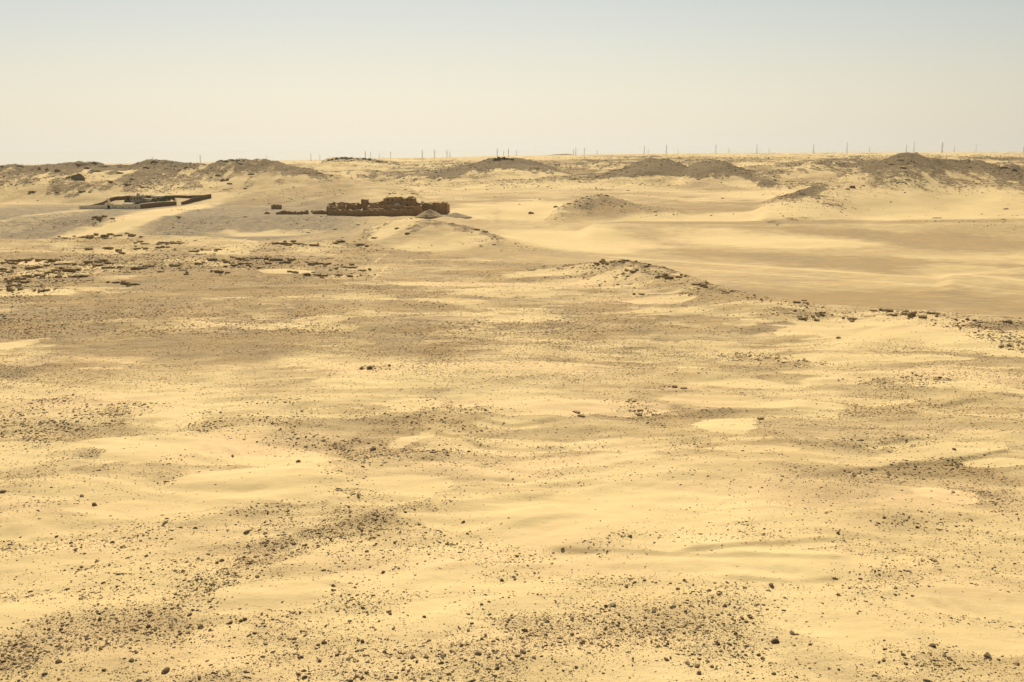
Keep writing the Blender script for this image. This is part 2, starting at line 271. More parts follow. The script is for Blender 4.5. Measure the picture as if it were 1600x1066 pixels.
# ------------------------------------------------------------------ materials
def mat(name, base, rough=0.9, base2=None, scale=3.0, bump=0.0, bscale=8.0, detail=4.0, dust=None):
    m = bpy.data.materials.new(name); m.use_nodes = True; t = m.node_tree; b = t.nodes['Principled BSDF']
    b.inputs['Roughness'].default_value = rough; b.inputs['Specular IOR Level'].default_value = 0.15
    b.inputs['Base Color'].default_value = (*base, 1)
    g = t.nodes.new('ShaderNodeNewGeometry')
    if base2:
        n = t.nodes.new('ShaderNodeTexNoise'); n.inputs['Scale'].default_value = scale; n.inputs['Detail'].default_value = detail
        t.links.new(g.outputs['Position'], n.inputs['Vector'])
        cr = t.nodes.new('ShaderNodeValToRGB'); cr.color_ramp.elements[0].position = .3; cr.color_ramp.elements[1].position = .7
        cr.color_ramp.elements[0].color = (*base, 1); cr.color_ramp.elements[1].color = (*base2, 1)
        t.links.new(n.outputs[0], cr.inputs[0]); t.links.new(cr.outputs[0], b.inputs['Base Color'])
    if dust:
        sz = t.nodes.new('ShaderNodeSeparateXYZ'); t.links.new(g.outputs['Normal'], sz.inputs[0]); mr = t.nodes.new('ShaderNodeMapRange'); mr.interpolation_type = 'SMOOTHSTEP'
        t.links.new(sz.outputs[2], mr.inputs[0]); mr.inputs[1].default_value = .72; mr.inputs[2].default_value = .97; mr.inputs[4].default_value = dust[3]
        mx = t.nodes.new('ShaderNodeMix'); mx.data_type = 'RGBA'; t.links.new(mr.outputs[0], mx.inputs[0]); mx.inputs[7].default_value = (*dust[:3], 1)
        src = b.inputs['Base Color'].links[0].from_socket if b.inputs['Base Color'].links else None
        if src: t.links.new(src, mx.inputs[6])
        else: mx.inputs[6].default_value = (*base, 1)
        t.links.new(mx.outputs[2], b.inputs['Base Color'])
    if bump:
        n2 = t.nodes.new('ShaderNodeTexNoise'); n2.inputs['Scale'].default_value = bscale; n2.inputs['Detail'].default_value = 5
        t.links.new(g.outputs['Position'], n2.inputs['Vector'])
        bp = t.nodes.new('ShaderNodeBump'); bp.inputs['Distance'].default_value = bump
        t.links.new(n2.outputs[0], bp.inputs['Height']); t.links.new(bp.outputs[0], b.inputs['Normal'])
    return m
SANDC = (0.668, 0.498, 0.228); TAN = (0.375, 0.248, 0.105); GREY = (0.225, 0.172, 0.10); DARK = (0.088, 0.059, 0.026)
def ground_material():
    m = bpy.data.materials.new('desert_sand_and_gravel'); m.use_nodes = True; t = m.node_tree; b = t.nodes['Principled BSDF']
    b.inputs['Roughness'].default_value = 0.95; b.inputs['Specular IOR Level'].default_value = 0.1
    A = t.nodes.new; K = t.links.new
    g = A('ShaderNodeNewGeometry'); at = A('ShaderNodeAttribute'); at.attribute_name = 'cover'
    sp = A('ShaderNodeSeparateColor'); K(at.outputs['Color'], sp.inputs[0])
    def noise(sc, det=3, rough=.55, strx=1.0):
        mp = A('ShaderNodeMapping'); mp.inputs['Scale'].default_value = (strx, 1, 1); K(g.outputs['Position'], mp.inputs[0])
        n = A('ShaderNodeTexNoise'); n.inputs['Scale'].default_value = sc; n.inputs['Detail'].default_value = det; n.inputs['Roughness'].default_value = rough
        K(mp.outputs[0], n.inputs['Vector']); return n.outputs[0]
    def math_(op, a, bb, c=None, clamp=False):
        n = A('ShaderNodeMath'); n.operation = op; n.use_clamp = clamp
        for i, v in enumerate((a, bb) + ((c,) if c is not None else ())):
            if isinstance(v, (int, float)): n.inputs[i].default_value = v
            else: K(v, n.inputs[i])
        return n.outputs[0]
    def mapr(v, a, bb, c=0.0, d=1.0):
        n = A('ShaderNodeMapRange'); n.interpolation_type = 'SMOOTHSTEP'; K(v, n.inputs[0])
        for i, q in zip((1, 2, 3, 4), (a, bb, c, d)): n.inputs[i].default_value = q
        return n.outputs[0]
    def mix(f, a, bb):
        n = A('ShaderNodeMix'); n.data_type = 'RGBA'
        if isinstance(f, (int, float)): n.inputs[0].default_value = f
        else: K(f, n.inputs[0])
        for i, v in ((6, a), (7, bb)):
            if isinstance(v, tuple): n.inputs[i].default_value = (*v, 1)
            else: K(v, n.inputs[i])
        return n.outputs[2]
    sand = mix(mapr(noise(0.03, 4), .35, .65), SANDC, (0.61, 0.445, 0.20))
    sand = mix(mapr(noise(0.045, 5, .6, .4), .45, .7, 0, .8), sand, (0.64, 0.44, 0.215))
    sand = mix(mapr(noise(0.9, 4, .6, .35), .45, .75, 0, .35), sand, (0.57, 0.40, 0.18))
    tan = mix(mapr(noise(0.05, 4), .35, .65), TAN, (0.32, 0.225, 0.11))
    # gravel grain: small darker pebbles on sand
    peb = mapr(noise(2.6, 3, .7), .56, .66); peb2 = mapr(noise(7.0, 2, .7), .55, .64); peb3 = mapr(noise(0.75, 4, .75), .57, .68)
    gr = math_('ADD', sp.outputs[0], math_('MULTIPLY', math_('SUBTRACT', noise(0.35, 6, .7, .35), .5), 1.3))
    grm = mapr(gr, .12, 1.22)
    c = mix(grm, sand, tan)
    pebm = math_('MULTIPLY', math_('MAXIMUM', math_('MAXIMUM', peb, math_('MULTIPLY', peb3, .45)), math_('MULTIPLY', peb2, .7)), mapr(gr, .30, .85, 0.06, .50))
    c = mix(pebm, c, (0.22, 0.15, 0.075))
    # grey scree, then dark desert varnish with sand showing through
    c = mix(math_('MULTIPLY', sp.outputs[2], mapr(noise(0.2, 5, .7), .30, .62, .45, 1)), c, GREY)
    dk = math_('ADD', sp.outputs[1], math_('ADD', math_('MULTIPLY', math_('SUBTRACT', noise(0.16, 6, .75), .5), 1.4), math_('MULTIPLY', math_('SUBTRACT', noise(0.5, 4, .7, .7), .5), 1.0)))
    c = mix(mapr(dk, .42, .72, 0, .9), c, mix(peb3, (0.160, 0.108, 0.050), DARK))
    K(c, b.inputs['Base Color'])
    bp = A('ShaderNodeBump'); bp.inputs['Distance'].default_value = 0.22; bp.inputs['Strength'].default_value = 1
    hsum = math_('ADD', math_('MULTIPLY', noise(2.6, 4, .7), math_('ADD', sp.outputs[0], .15)), math_('MULTIPLY', noise(0.5, 5, .6, .5), .8))
    K(hsum, bp.inputs['Height'])
    bp2 = A('ShaderNodeBump'); bp2.inputs['Distance'].default_value = 1.6; bp2.inputs['Strength'].default_value = 1
    K(math_('MULTIPLY', noise(0.16, 6, .75), math_('ADD', sp.outputs[1], 0.02)), bp2.inputs['Height'])
    K(bp.outputs[0], bp2.inputs['Normal']); K(bp2.outputs[0], b.inputs['Normal'])
    return m

# ------------------------------------------------------------------ ground mesh (polar sheet from under the camera to the horizon)
def grid_mesh(name, ys, aa):
    X = aa[None, :] * ys[:, None]; Y = np.broadcast_to(ys[:, None], X.shape)
    x = X.ravel(); y = Y.ravel().copy()
    z, I = terrain(x, y, True)
    nr, nc = X.shape
    me = bpy.data.meshes.new(name); me.vertices.add(nr * nc)
    me.vertices.foreach_set('co', np.stack([x, y, z], 1).astype(np.float32).ravel())
    i = (np.arange(nr - 1)[:, None] * nc + np.arange(nc - 1)[None, :]).ravel()
    q = np.stack([i, i + 1, i + nc + 1, i + nc], 1).astype(np.int32)
    me.loops.add(q.size); me.loops.foreach_set('vertex_index', q.ravel())
    me.polygons.add(len(q)); me.polygons.foreach_set('loop_start', np.arange(0, q.size, 4, dtype=np.int32))
    me.polygons.foreach_set('use_smooth', np.ones(len(q), bool))
    me.update()
    return me, x, y, z, I
def swirl(x, y):
    wx = x + 9 * fbm(x * .8, y, 24, 3, 91); wy = y + 9 * fbm(x * .8, y, 24, 3, 92)
    s1 = fbm(wx * .55, wy, 13, 4, 93)
    return s1, ss(.42, .95, 1 - np.abs(fbm(wx * .7, wy, 30, 4, 94)) * 4.0)
def cover(x, y, z, I):
    a, near, hill, far = I['a'], I['near'], I['hill'], I['far']
    n1 = fbm(x * 0.45, y, 26, 5, 71); n2 = fbm(x * 0.5, y, 90, 4, 72)
    SW, BD = swirl(x, y)
    sand = paint(x, y, SAND, .13, .60, 101); grav_lee_shade = paint(x, y, GRAV_LEE_SHADE, .5, .6, 102); ston = paint(x, y, STON, .5, .7, 103)
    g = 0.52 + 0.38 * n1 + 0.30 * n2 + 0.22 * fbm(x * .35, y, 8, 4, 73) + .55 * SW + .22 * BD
    g = g * (.62 + .38 * ss(140, 260, y)) + 0.50 * grav_lee_shade * (.5 + .5 * ss(120, 220, y)) + 0.12 * ston - 0.9 * sand
    # valley floor: smooth long bands
    val = (1 - near) * (1 - hill) * (1 - ss(800, 900, y))
    gv = 0.68 + 0.26 * fbm(x * 0.25 + y * 0.1, y, 60, 4, 74) + .12 * fbm(x * .18 + y * .05, y, 16, 3, 83)
    g = g * (1 - val) + gv * val
    # compositions beyond: brighter sand with darker rock cover
    fz = ss(850, 1100, y)
    gf = 0.30 + 1.2 * fbm(x * 0.6, y, 110, 5, 75) + .5 * fbm(x * .6, y, 25, 3, 80)
    g = g * (1 - fz) + gf * fz
    dark = np.zeros_like(x); grey = np.zeros_like(x)
    for rd in RD:
        nm = rd[0]
        if nm in 'qpvs': continue
        m = ridge_mask(a, y, rd); top = np.interp(a, rd[1], rd[3]); y0 = np.interp(a, rd[1], rd[2])
        hgt = np.clip((top - I['base']) / (5 if nm in 'nm' or nm[0] in 'rt' else 12), 0, 1) * ss(.03, .25, m)
        k = {'a': (.36, .80, 1.5), 'b': (.45, .72, 1.2), 'c': (.50, .6, 1.0), 'd': (.42, .98, .5), 'e': (.20, 1.3, .2), 'f': (.24, 1.15, .35), 'g': (.2, 1.1, .3), 'g2': (.6, .7, 1.0), 'h': (.30, .84, 1.0),
             'i': (.3, 1.0, .3), 'j': (.44, .50, 1.0), 'k': (.2, 1.1, .3), 'm': (.45, .60, 1.2), 'n': (.42, .62, 1.0)}.get(nm, (.50, .66, 1.3))
        if nm == 'b': hgt = hgt * (1 - .85 * ss(a_of(480), a_of(580), a))
        dark = np.maximum(dark, k[1] * ((.78 + .30 * ss(.5, .95, m)) if nm in 'hab' else 1) * ss(k[0] - .12, k[0] + .22, m + k[2] * (.55 * fbm(x * .8, y, 60, 3, 76) + .60 * fbm(x * 1.3, y * .45, 13, 4, 82))) * hgt)
    dark = dark + ss(900, 1300, y) * (1 - hill) * 0.66 * ss(0.15, 0.75, I['rn'] + .7 * fbm(x * .6, y, 40, 4, 77)) * (1 - dark) * (1 - ss(1700, 2800, y) * .85) + 0.35 * val * ss(.15, .6, fbm(x * .3 + y * .1, y, 45, 5, 81)) * ss(560, 800, y)
    # grey scree on the left bluffs and terrace
    bl = ss(560, 640, y) * (1 - ss(860, 980, y)) * (1 - ss(a_of(500), a_of(600), a + 0.02 * fbm(x, y, 60, 3, 78)))
    grey = np.maximum(grey, bl * ss(-.35, .15, fbm(x * 1.2, y * .6, 70, 3, 79) + .34))
    tongue = paint(x, y, [(190, 345, 52, 22, -32, 1.3), (20, 350, 40, 16, -20, 1.1), (420, 366, 60, 4, 0, .8)], .3, .25, 104)
    grey = grey * (1 - np.clip(tongue, 0, 1)); g = g - tongue
    cone = paint(x, y, [(305, 352, 52, 12, 0, 1.3), (80, 346, 70, 14, 0, .9), (500, 352, 60, 9, 0, .6)], .3, .3, 105); grey = np.maximum(grey, cone)
    dark = dark + .28 * cone
    g = g - .42 * ss(.17, .225, fbm(x * .22 + .12 * y, y + 3 * fbm(x, y, 25, 2, 95), 10, 3, 96) + .12 * fbm(x, y, 3, 2, 97)) * near * ss(110, 150, y) * (1 - ss(330, 420, y)) + .16 * near * ss(110, 150, y)
    bright = paint(x, y, [(1150, 340, 160, 5, -1, 1), (1450, 325, 150, 9, -2, 1), (830, 325, 50, 10, 0, 1), (1300, 335, 200, 4, 0, 1), (740, 328, 40, 8, 0, .8), (1330, 305, 60, 10, -12, .7), (1560, 318, 80, 7, 0, .8), (690, 383, 60, 8, 0, .5), (1200, 375, 130, 12, 2, .8),
                          (900, 375, 100, 14, 5, .7), (1520, 425, 80, 8, 0, .8), (620, 353, 30, 5, -10, .9)], .4, .3, 106)
    g = g - .7 * bright; dark = dark * (1 - .6 * np.clip(bright, 0, 1))
    band = paint(x, y, [(1420, 415, 230, 13, 4, 1), (1130, 398, 120, 7, 4, .6), (1400, 372, 200, 8, 4, .8), (1300, 468, 180, 9, 6, .7), (1480, 470, 140, 16, 5, .7), (1500, 380, 90, 10, 0, .8), (1000, 330, 110, 5, 0, .7), (640, 320, 200, 6, 0, .3), (1250, 347, 300, 2.5, 0, .9), (1100, 320, 150, 6, 0, .7), (1000, 302, 160, 7, -2, .5), (760, 310, 160, 6, 0, .4)], .5, .4, 107)
    g = g + .5 * band
    ledge = paint(x, y, [(100, 420, 110, 14, 4, .6), (400, 410, 110, 14, 4, .5), (540, 428, 60, 8, 8, .5), (450, 385, 100, 6, 0, .3), (60, 445, 60, 8, 0, .4), (250, 381, 200, 5, 0, .3)], .5, .5, 108) * .6
    track = paint(x, y, [(592, 405, 1.5, 9, 0, 1), (596, 425, 1.5, 9, 0, 1)], .4, .1, 109)
    road = paint(x, y, [(1300, 424, 320, 1.3, 4.6, 1), (1250, 432, 260, 1.0, 5.4, .6), (1450, 462, 200, 1.2, 6, .5)], .5, .05, 110)
    g = g - .5 * track - .32 * road
    return np.clip(g, 0, 1), np.clip(dark + .45 * ledge, 0, 1), np.clip(grey, 0, 1), ston, sand
QUAL = 1.0
r1 = np.exp(np.arange(math.log(62), math.log(2400), 0.0031 / QUAL)); r2 = np.exp(np.linspace(math.log(2415), math.log(10500), 260)); r0 = np.linspace(6, 61, 24)
ys = np.concatenate([r0, r1, r2])
am = np.linspace(-0.64, 0.64, int(1500 * QUAL)); al = -np.linspace(2.5, 0.645, 60); ar = np.linspace(0.645, 2.5, 60)
aa = np.concatenate([al, am, ar])
me, gx, gy, gz, GI = grid_mesh('desert_ground', ys, aa)
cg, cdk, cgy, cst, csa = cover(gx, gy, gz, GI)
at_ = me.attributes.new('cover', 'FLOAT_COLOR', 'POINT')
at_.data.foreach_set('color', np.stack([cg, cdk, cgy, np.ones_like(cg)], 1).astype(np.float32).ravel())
me.materials.append(ground_material())
ground = bpy.data.objects.new('desert_ground', me); col.objects.link(ground); ground['kind'] = 'structure'
#PART2
# ------------------------------------------------------------------ shared builders
rng = np.random.RandomState(11)
def link(o, parent=None):
    col.objects.link(o)
    if parent is not None: o.parent = parent
    return o
def mesh_obj(name, V, Fc, material, parent=None, smooth=False, origin=None):
    V = np.asarray(V, float)
    if origin is not None: V = V - np.asarray(origin, float)
    m = bpy.data.meshes.new(name); m.from_pydata(V.tolist(), [], [tuple(int(k) for k in f) for f in Fc]); m.materials.append(material)
    if smooth: m.polygons.foreach_set('use_smooth', np.ones(len(m.polygons), bool))
    m.update(); o = bpy.data.objects.new(name, m); link(o, parent)
    if origin is not None and parent is None: o.location = [float(c) for c in origin]
    return o
def tag(o, label=None, cat=None, group=None, kind=None):
    if label:
        if len(label.split()) > 16: print('LONG', label)
        o['label'] = label
    if cat: o['category'] = cat
    if group: o['group'] = group
    if kind: o['kind'] = kind
    return o
def empty(name, loc):
    o = bpy.data.objects.new(name, None); col.objects.link(o); o.location = [float(c) for c in loc]; o.empty_display_size = 1; return o
class MB:                                     # collects boxes and bars of one part, in coordinates relative to its thing
    def __init__(s): s.V = []; s.F = []
    def add(s, V, Fc):
        n = len(s.V); s.V += [tuple(map(float, v)) for v in V]; s.F += [tuple(i + n for i in f) for f in Fc]
    def prism(s, p4, z0, z1):                 # four ground corners, bottom heights z0, top heights z1
        z0 = np.broadcast_to(z0, 4); z1 = np.broadcast_to(z1, 4)
        s.add([(p[0], p[1], z0[i]) for i, p in enumerate(p4)] + [(p[0], p[1], z1[i]) for i, p in enumerate(p4)],
              [(3, 2, 1, 0), (4, 5, 6, 7), (0, 1, 5, 4), (1, 2, 6, 5), (2, 3, 7, 6), (3, 0, 4, 7)])
    def box(s, c, d, rz=0.0):                 # base centre, size
        cs, sn = math.cos(rz), math.sin(rz); q = [(-.5, -.5), (.5, -.5), (.5, .5), (-.5, .5)]
        s.prism([(c[0] + a * d[0] * cs - b * d[1] * sn, c[1] + a * d[0] * sn + b * d[1] * cs) for a, b in q], c[2], c[2] + d[2])
    def bar(s, a, b, r):
        a = np.array(a, float); b = np.array(b, float); d = b - a; d /= np.linalg.norm(d) + 1e-9
        u = np.cross(d, [0, 0, 1.0] if abs(d[2]) < .9 else [1.0, 0, 0]); u /= np.linalg.norm(u); v = np.cross(d, u)
        P = [p + r * (math.cos(t) * u + math.sin(t) * v) for p in (a, b) for t in (0.785, 2.356, 3.927, 5.498)]
        s.add(P, [(0, 1, 5, 4), (1, 2, 6, 5), (2, 3, 7, 6), (3, 0, 4, 7), (3, 2, 1, 0), (4, 5, 6, 7)])
    def wall(s, pts, h, th, step=2.0, rag=0.0, seed=0, sink=1.5, base=None, org=(0, 0, 0)):
        # pts: ground polyline (world), h: height or heights at the points, ragged top in blocks
        pts = np.array(pts, float); hs = np.broadcast_to(h, len(pts)).astype(float); rr = np.random.RandomState(seed)
        for k in range(len(pts) - 1):
            a, b = pts[k], pts[k + 1]; L_ = np.hypot(*(b - a)[:2]); n = max(1, int(round(L_ / step)))
            d = (b - a)[:2] / L_; nn = np.array([-d[1], d[0]]) * th / 2
            cuts = np.linspace(0, 1, n + 1); lv = rr.randn(n + 2)
            for i in range(n):
                t0, t1 = cuts[i], cuts[i + 1]; p0 = a[:2] + (b - a)[:2] * t0; p1 = a[:2] + (b - a)[:2] * t1
                g = [float(terrain(q[0], q[1])) if base is None else base for q in (p0, p1)]
                hh = [(hs[k] * (1 - t) + hs[k + 1] * t) for t in (t0, t1)]
                r0, r1 = rag * lv[i], rag * lv[i + 1]
                c = [p0 - nn, p1 - nn, p1 + nn, p0 + nn]; o = np.array(org)
                s.prism([(q[0] - o[0], q[1] - o[1]) for q in c], np.array([g[0], g[1], g[1], g[0]]) - sink - o[2],
                        np.array([g[0] + hh[0] + r0, g[1] + hh[1] + r1, g[1] + hh[1] + r1, g[0] + hh[0] + r0]) - o[2])
    def build(s, name, m, parent=None, smooth=False): return mesh_obj(name, s.V, s.F, m, parent, smooth)

def ico(sub):
    t = (1 + 5 ** .5) / 2
    V = [(-1, t, 0), (1, t, 0), (-1, -t, 0), (1, -t, 0), (0, -1, t), (0, 1, t), (0, -1, -t), (0, 1, -t), (t, 0, -1), (t, 0, 1), (-t, 0, -1), (-t, 0, 1)]
    Fc = [(0, 11, 5), (0, 5, 1), (0, 1, 7), (0, 7, 10), (0, 10, 11), (1, 5, 9), (5, 11, 4), (11, 10, 2), (10, 7, 6), (7, 1, 8), (3, 9, 4), (3, 4, 2), (3, 2, 6), (3, 6, 8), (3, 8, 9), (4, 9, 5), (2, 4, 11), (6, 2, 10), (8, 6, 7), (9, 8, 1)]
    V = [np.array(v) / np.linalg.norm(v) for v in V]
    for _ in range(sub):
        C = {}; G = []
        def mid(a, b):
            k = (min(a, b), max(a, b))
            if k not in C: q = V[a] + V[b]; V.append(q / np.linalg.norm(q)); C[k] = len(V) - 1
            return C[k]
        for a, b, c in Fc: d, e, f = mid(a, b), mid(b, c), mid(c, a); G += [(a, d, f), (b, e, d), (c, f, e), (d, e, f)]
        Fc = G
    return np.array(V), np.array(Fc)
def rock_shape(sub, seed, flat=0.62, cuts=7):
    # an angular stone: a ball cut by random planes, then roughened
    V, Fc = ico(sub); r = np.random.RandomState(seed); V = V.copy()
    for _ in range(cuts):
        n = r.randn(3); n /= np.linalg.norm(n); d = r.uniform(.52, .85); p = V @ n; o = p > d
        V[o] -= np.outer(p[o] - d, n)
    V *= 1 + 0.07 * r.randn(len(V), 1) * (0.5 if sub > 1 else 1)
    V *= np.array([1.0, r.uniform(.55, .9), flat * r.uniform(.75, 1.15)])
    return V, Fc

M_STONE = mat('varnished_stone', (0.115, 0.078, 0.038), .9, (0.36, 0.25, 0.13), 1.1, 0.03, 9)
M_STONE2 = mat('sunbleached_stone', (0.24, 0.175, 0.095), .9, (0.36, 0.265, 0.145), 1.6, 0.04, 6)
M_LEDGE = mat('sandstone_ledge', (0.23, 0.16, 0.078), .92, (0.42, 0.295, 0.14), 0.5, 0.25, 2.2, dust=(0.42, 0.30, 0.145, .8))
M_HILLROCK = mat('hill_boulder', (0.17, 0.125, 0.07), .92, (0.28, 0.205, 0.11), 0.4, 0.3, 1.2, dust=(0.36, 0.265, 0.14, .6))
M_BLACK = mat('black_crag', (0.055, 0.045, 0.028), .9, (0.14, 0.11, 0.06), 0.3, 0.5, .6)

# ------------------------------------------------------------------ loose stones of the plateau
VAR = [rock_shape(0, 100 + k, .48, 4) for k in range(24)]
def scatter_mesh(name, P, S, rot, material, variants, sink=.22, stretch=None):
    vs = []; fs = []; off = 0; pick = rng.randint(0, len(variants), len(P))
    for k, (V, Fc) in enumerate(variants):
        i = np.nonzero(pick == k)[0]
        if not len(i): continue
        c, s = np.cos(rot[i]), np.sin(rot[i])
        W = V[None] * (S[i, None, None] * .5)
        if stretch is not None: W = W * np.stack([stretch[i], np.ones(len(i)), np.ones(len(i))], 1)[:, None]
        x = W[..., 0] * c[:, None] - W[..., 1] * s[:, None] + P[i, 0, None]; y = W[..., 0] * s[:, None] + W[..., 1] * c[:, None] + P[i, 1, None]
        z = W[..., 2] + P[i, 2, None] + S[i, None] * sink * .5
        vs.append(np.stack([x, y, z], -1).reshape(-1, 3)); f = Fc[None] + (np.arange(len(i)) * len(V))[:, None, None] + off
        fs.append(f.reshape(-1, 3)); off += len(i) * len(V)
    V = np.concatenate(vs); Fc = np.concatenate(fs).astype(np.int32)
    m = bpy.data.meshes.new(name); m.vertices.add(len(V)); m.vertices.foreach_set('co', V.astype(np.float32).ravel())
    m.loops.add(Fc.size); m.loops.foreach_set('vertex_index', Fc.ravel()); m.polygons.add(len(Fc)); m.polygons.foreach_set('loop_start', np.arange(0, Fc.size, 3, dtype=np.int32))
    m.materials.append(material); m.update(); return link(bpy.data.objects.new(name, m))

NC = 720000
v = rng.uniform(372, 1130, NC); u = rng.uniform(-380, 1980, NC)
D = FW + np.outer((u - CX) / F, RT) - np.outer((v - CY) / F, UP); tt = (1.8 - H) / D[:, 2]
px_, py_ = D[:, 0] * tt, D[:, 1] * tt
dist = np.hypot(px_, py_)
smin = 1.25 * dist / F; size = smin * rng.uniform(0.0001, 1, NC) ** (-1 / 2.65)
sden = paint(px_, py_, STON, .6, .7, 103); snd = paint(px_, py_, SAND, .13, .60, 101); grv_lee_shade = paint(px_, py_, GRAV_LEE_SHADE, .5, .6, 102)
clump = ss(-.45, .35, fbm(px_, py_, 9, 3, 201) + .5 * fbm(px_, py_, 2.6, 2, 202)); SW_, BD_ = swirl(px_, py_); broad = ss(-.15, .4, fbm(px_ * .6, py_, 30, 3, 203)); clump = np.clip(clump * (.35 + .35 * ss(-.2, .3, SW_)) + .55 * BD_, 0, 1.0)
ye_ = np.interp(px_ / py_, EA, EY)
keep = sden * (.12 + .88 * clump) * np.where(v < 780, .92, .58) + .045 + .42 * broad * clump + .20 * grv_lee_shade * clump + .20 * BD_ * ss(-.1, .3, SW_)
keep += (.10 + .22 * broad) * (1 - ss(540, 640, v)) * ss(-.5, .3, fbm(px_ * .5, py_, 14, 3, 207))
keep *= (1 - .93 * np.clip(snd * 1.15, 0, 1) * (1 - .75 * np.clip(sden, 0, 1))) * (py_ < ye_ + 45)
okk = (rng.uniform(0, 1, NC) < keep)
size = np.minimum(size, np.where(sden > .35, .52, .34) * rng.uniform(.6, 1.0, NC) * np.clip((py_ - 120) / 90, 0, 1.6) * (sden > .3) * .55 + size * 0 + np.where(sden > .35, .52, .34) * rng.uniform(.6, 1.0, NC) * np.where(py_ > 250, 1.7, 1))
px_, py_, size, sden = px_[okk], py_[okk], size[okk], sden[okk]
P = np.stack([px_, py_, terrain(px_, py_)], 1)
# hand placed stones: u, v, size in px
HAND = [(958, 946, 12, 'round dark boulder standing alone on bright sand, darkest stone right of the lower centre'), (314, 980, 9, 'lone dark stone on bright sand in the lower left, left of the bare sand tongue'), (747, 1022, 11, 'black egg shaped stone in the rocky patch at the bottom centre'),
        (817, 1020, 12, 'tilted dark stone at the left end of a short stone row, bottom centre'), (834, 1028, 7, 'dark stone at the right end of the short stone row, bottom centre'), (848, 1012, 6, 'small black stone just right of the short stone row, bottom centre'),
        (259, 1050, 13, 'pale rounded boulder lying on sand near the bottom left'), (92, 1035, 9, 'large dark stone in the dense gravel of the bottom left corner'), (38, 1011, 9, 'dark stone near the left border above the dense gravel corner'), (1041, 1031, 8, 'dark oval stone on sand right of the bottom centre'),
        (1205, 915, 12, 'large tan boulder on the crest of the long stone band, right of centre'), (1211, 1003, 12, 'broad flat tan stone in the stone field at the lower right'), (1238, 990, 10, 'pale rounded stone in the stone field at the lower right'), (1543, 1026, 12, 'dark stone pile boulder near the lower right corner'), (1090, 1040, 8, 'dark stone near the bottom border right of centre'),
        (1310, 930, 6, 'dark stone on the sand edge east of the long stone band'), (1457, 1010, 9, 'dark stone at the head of the lower right stone scatter'), (820, 986, 10, 'light topped stone above the short stone row, lower centre'), (879, 858, 6, 'solitary dark stone on bright sand above the long dune shadow'), (1340, 959, 5, 'small stone pair member on bare sand at the lower right'),
        (565, 577, 8, 'dark stone at the left of the isolated black cluster on the brown plain'), (578, 577, 10, 'widest stone of the isolated black cluster on the brown plain'), (608, 572, 8, 'right hand stone of the isolated black cluster on the brown plain'), (386, 833, 9, 'dark stone on the rim of the long drift, left of centre'),
        (5, 769, 9, 'black stone at the left border beside grey sand'), (1310, 529, 7, 'single black stone below the bright crescent dune on the right'), (1577, 503, 9, 'dark stone on the plateau rim at the far right'), (1577, 541, 8, 'stone in the tight cluster under the far right rim'), (1565, 541, 8, 'left stone of the tight cluster under the far right rim'),
        (466, 722, 8, 'dark stone on the lower rim of the brown patch, left of centre'), (584, 703, 10, 'dark stone group member along the curved stone band, centre'), (1172, 557, 8, 'black stone at the left tip of the right hand stone streak'), (128, 776, 7, 'lone stone on the pale drift at left'), (1491, 703, 6, 'black stone on the ridge line at the right'),
        (385, 833, 8, 'second stone on the rim of the long drift, left of centre'), (148, 790, 8, 'flat stone on top of the dark mound, left'), (1440, 800, 5, 'stone in the diagonal scatter on the right')]
HU = np.array([h[:2] for h in HAND], float); HP = cast(HU); HS = np.array([h[2] for h in HAND]) * np.linalg.norm(HP - [0, 0, H], axis=1) / F
uu, vv = to_px(P); infr = (uu > 3) & (uu < 1597) & (vv > 380) & (vv < 1062)
app = size * F / np.linalg.norm(P - [0, 0, H], axis=1) * infr
order = np.argsort(-app); top = order[:300 - len(HAND)]; rest = np.ones(len(P), bool); rest[top] = False
stuff = scatter_mesh('scattered_stones', P[rest], size[rest], rng.uniform(0, 6.28, rest.sum()), M_STONE, VAR, stretch=rng.uniform(1, 1.8, rest.sum()))
tag(stuff, kind='stuff')
BIG = [rock_shape(2, 500 + k, .66, 9) for k in range(14)]
BM = []
for k, (V, Fc) in enumerate(BIG):
    m = bpy.data.meshes.new('stone'); m.from_pydata(V.tolist(), [], Fc.tolist()); m.materials.append(M_STONE if k % 4 else M_STONE2); m.update(); BM.append(m)
def zone(u, v):
    r = 'along the bottom edge' if v > 960 else 'in the near foreground' if v > 860 else 'in the middle foreground' if v > 740 else 'on the mid plain' if v > 600 else 'on the far plain' if v > 480 else 'by the plateau rim'
    c = ['at the far left', 'left of centre', 'just left of the middle', 'just right of the middle', 'right of centre', 'at the far right'][min(5, max(0, int(u / 267)))]
    return r + ' ' + c
cnt = {}
def put_stone(p, s, label, group, k):
    o = bpy.data.objects.new('stone', BM[k % len(BM)]); link(o)
    o.scale = (s * .56, s * .56, s * .6); o.rotation_euler = (rng.uniform(-.25, .25), rng.uniform(-.25, .25), rng.uniform(0, 6.28))
    o.location = (p[0], p[1], p[2] + s * .10); tag(o, label, 'stone', group); return o
for k, (h, p, s) in enumerate(zip(HAND, HP, HS)): put_stone(p, s, h[3], 'larger stones on the desert plateau', k)
zl = {}
for i in top: zl.setdefault(zone(uu[i], vv[i]), []).append(i)
kk_ = 40
for zn, ids in zl.items():
    for j, i in enumerate(ids):
        lab = ('biggest of the dark loose stones ' if j == 0 else 'one of the dark loose stones ') + zn
        put_stone(P[i], size[i] * 1.0, lab, 'dark stones ' + zn if j else 'larger stones on the desert plateau', kk_); kk_ += 1

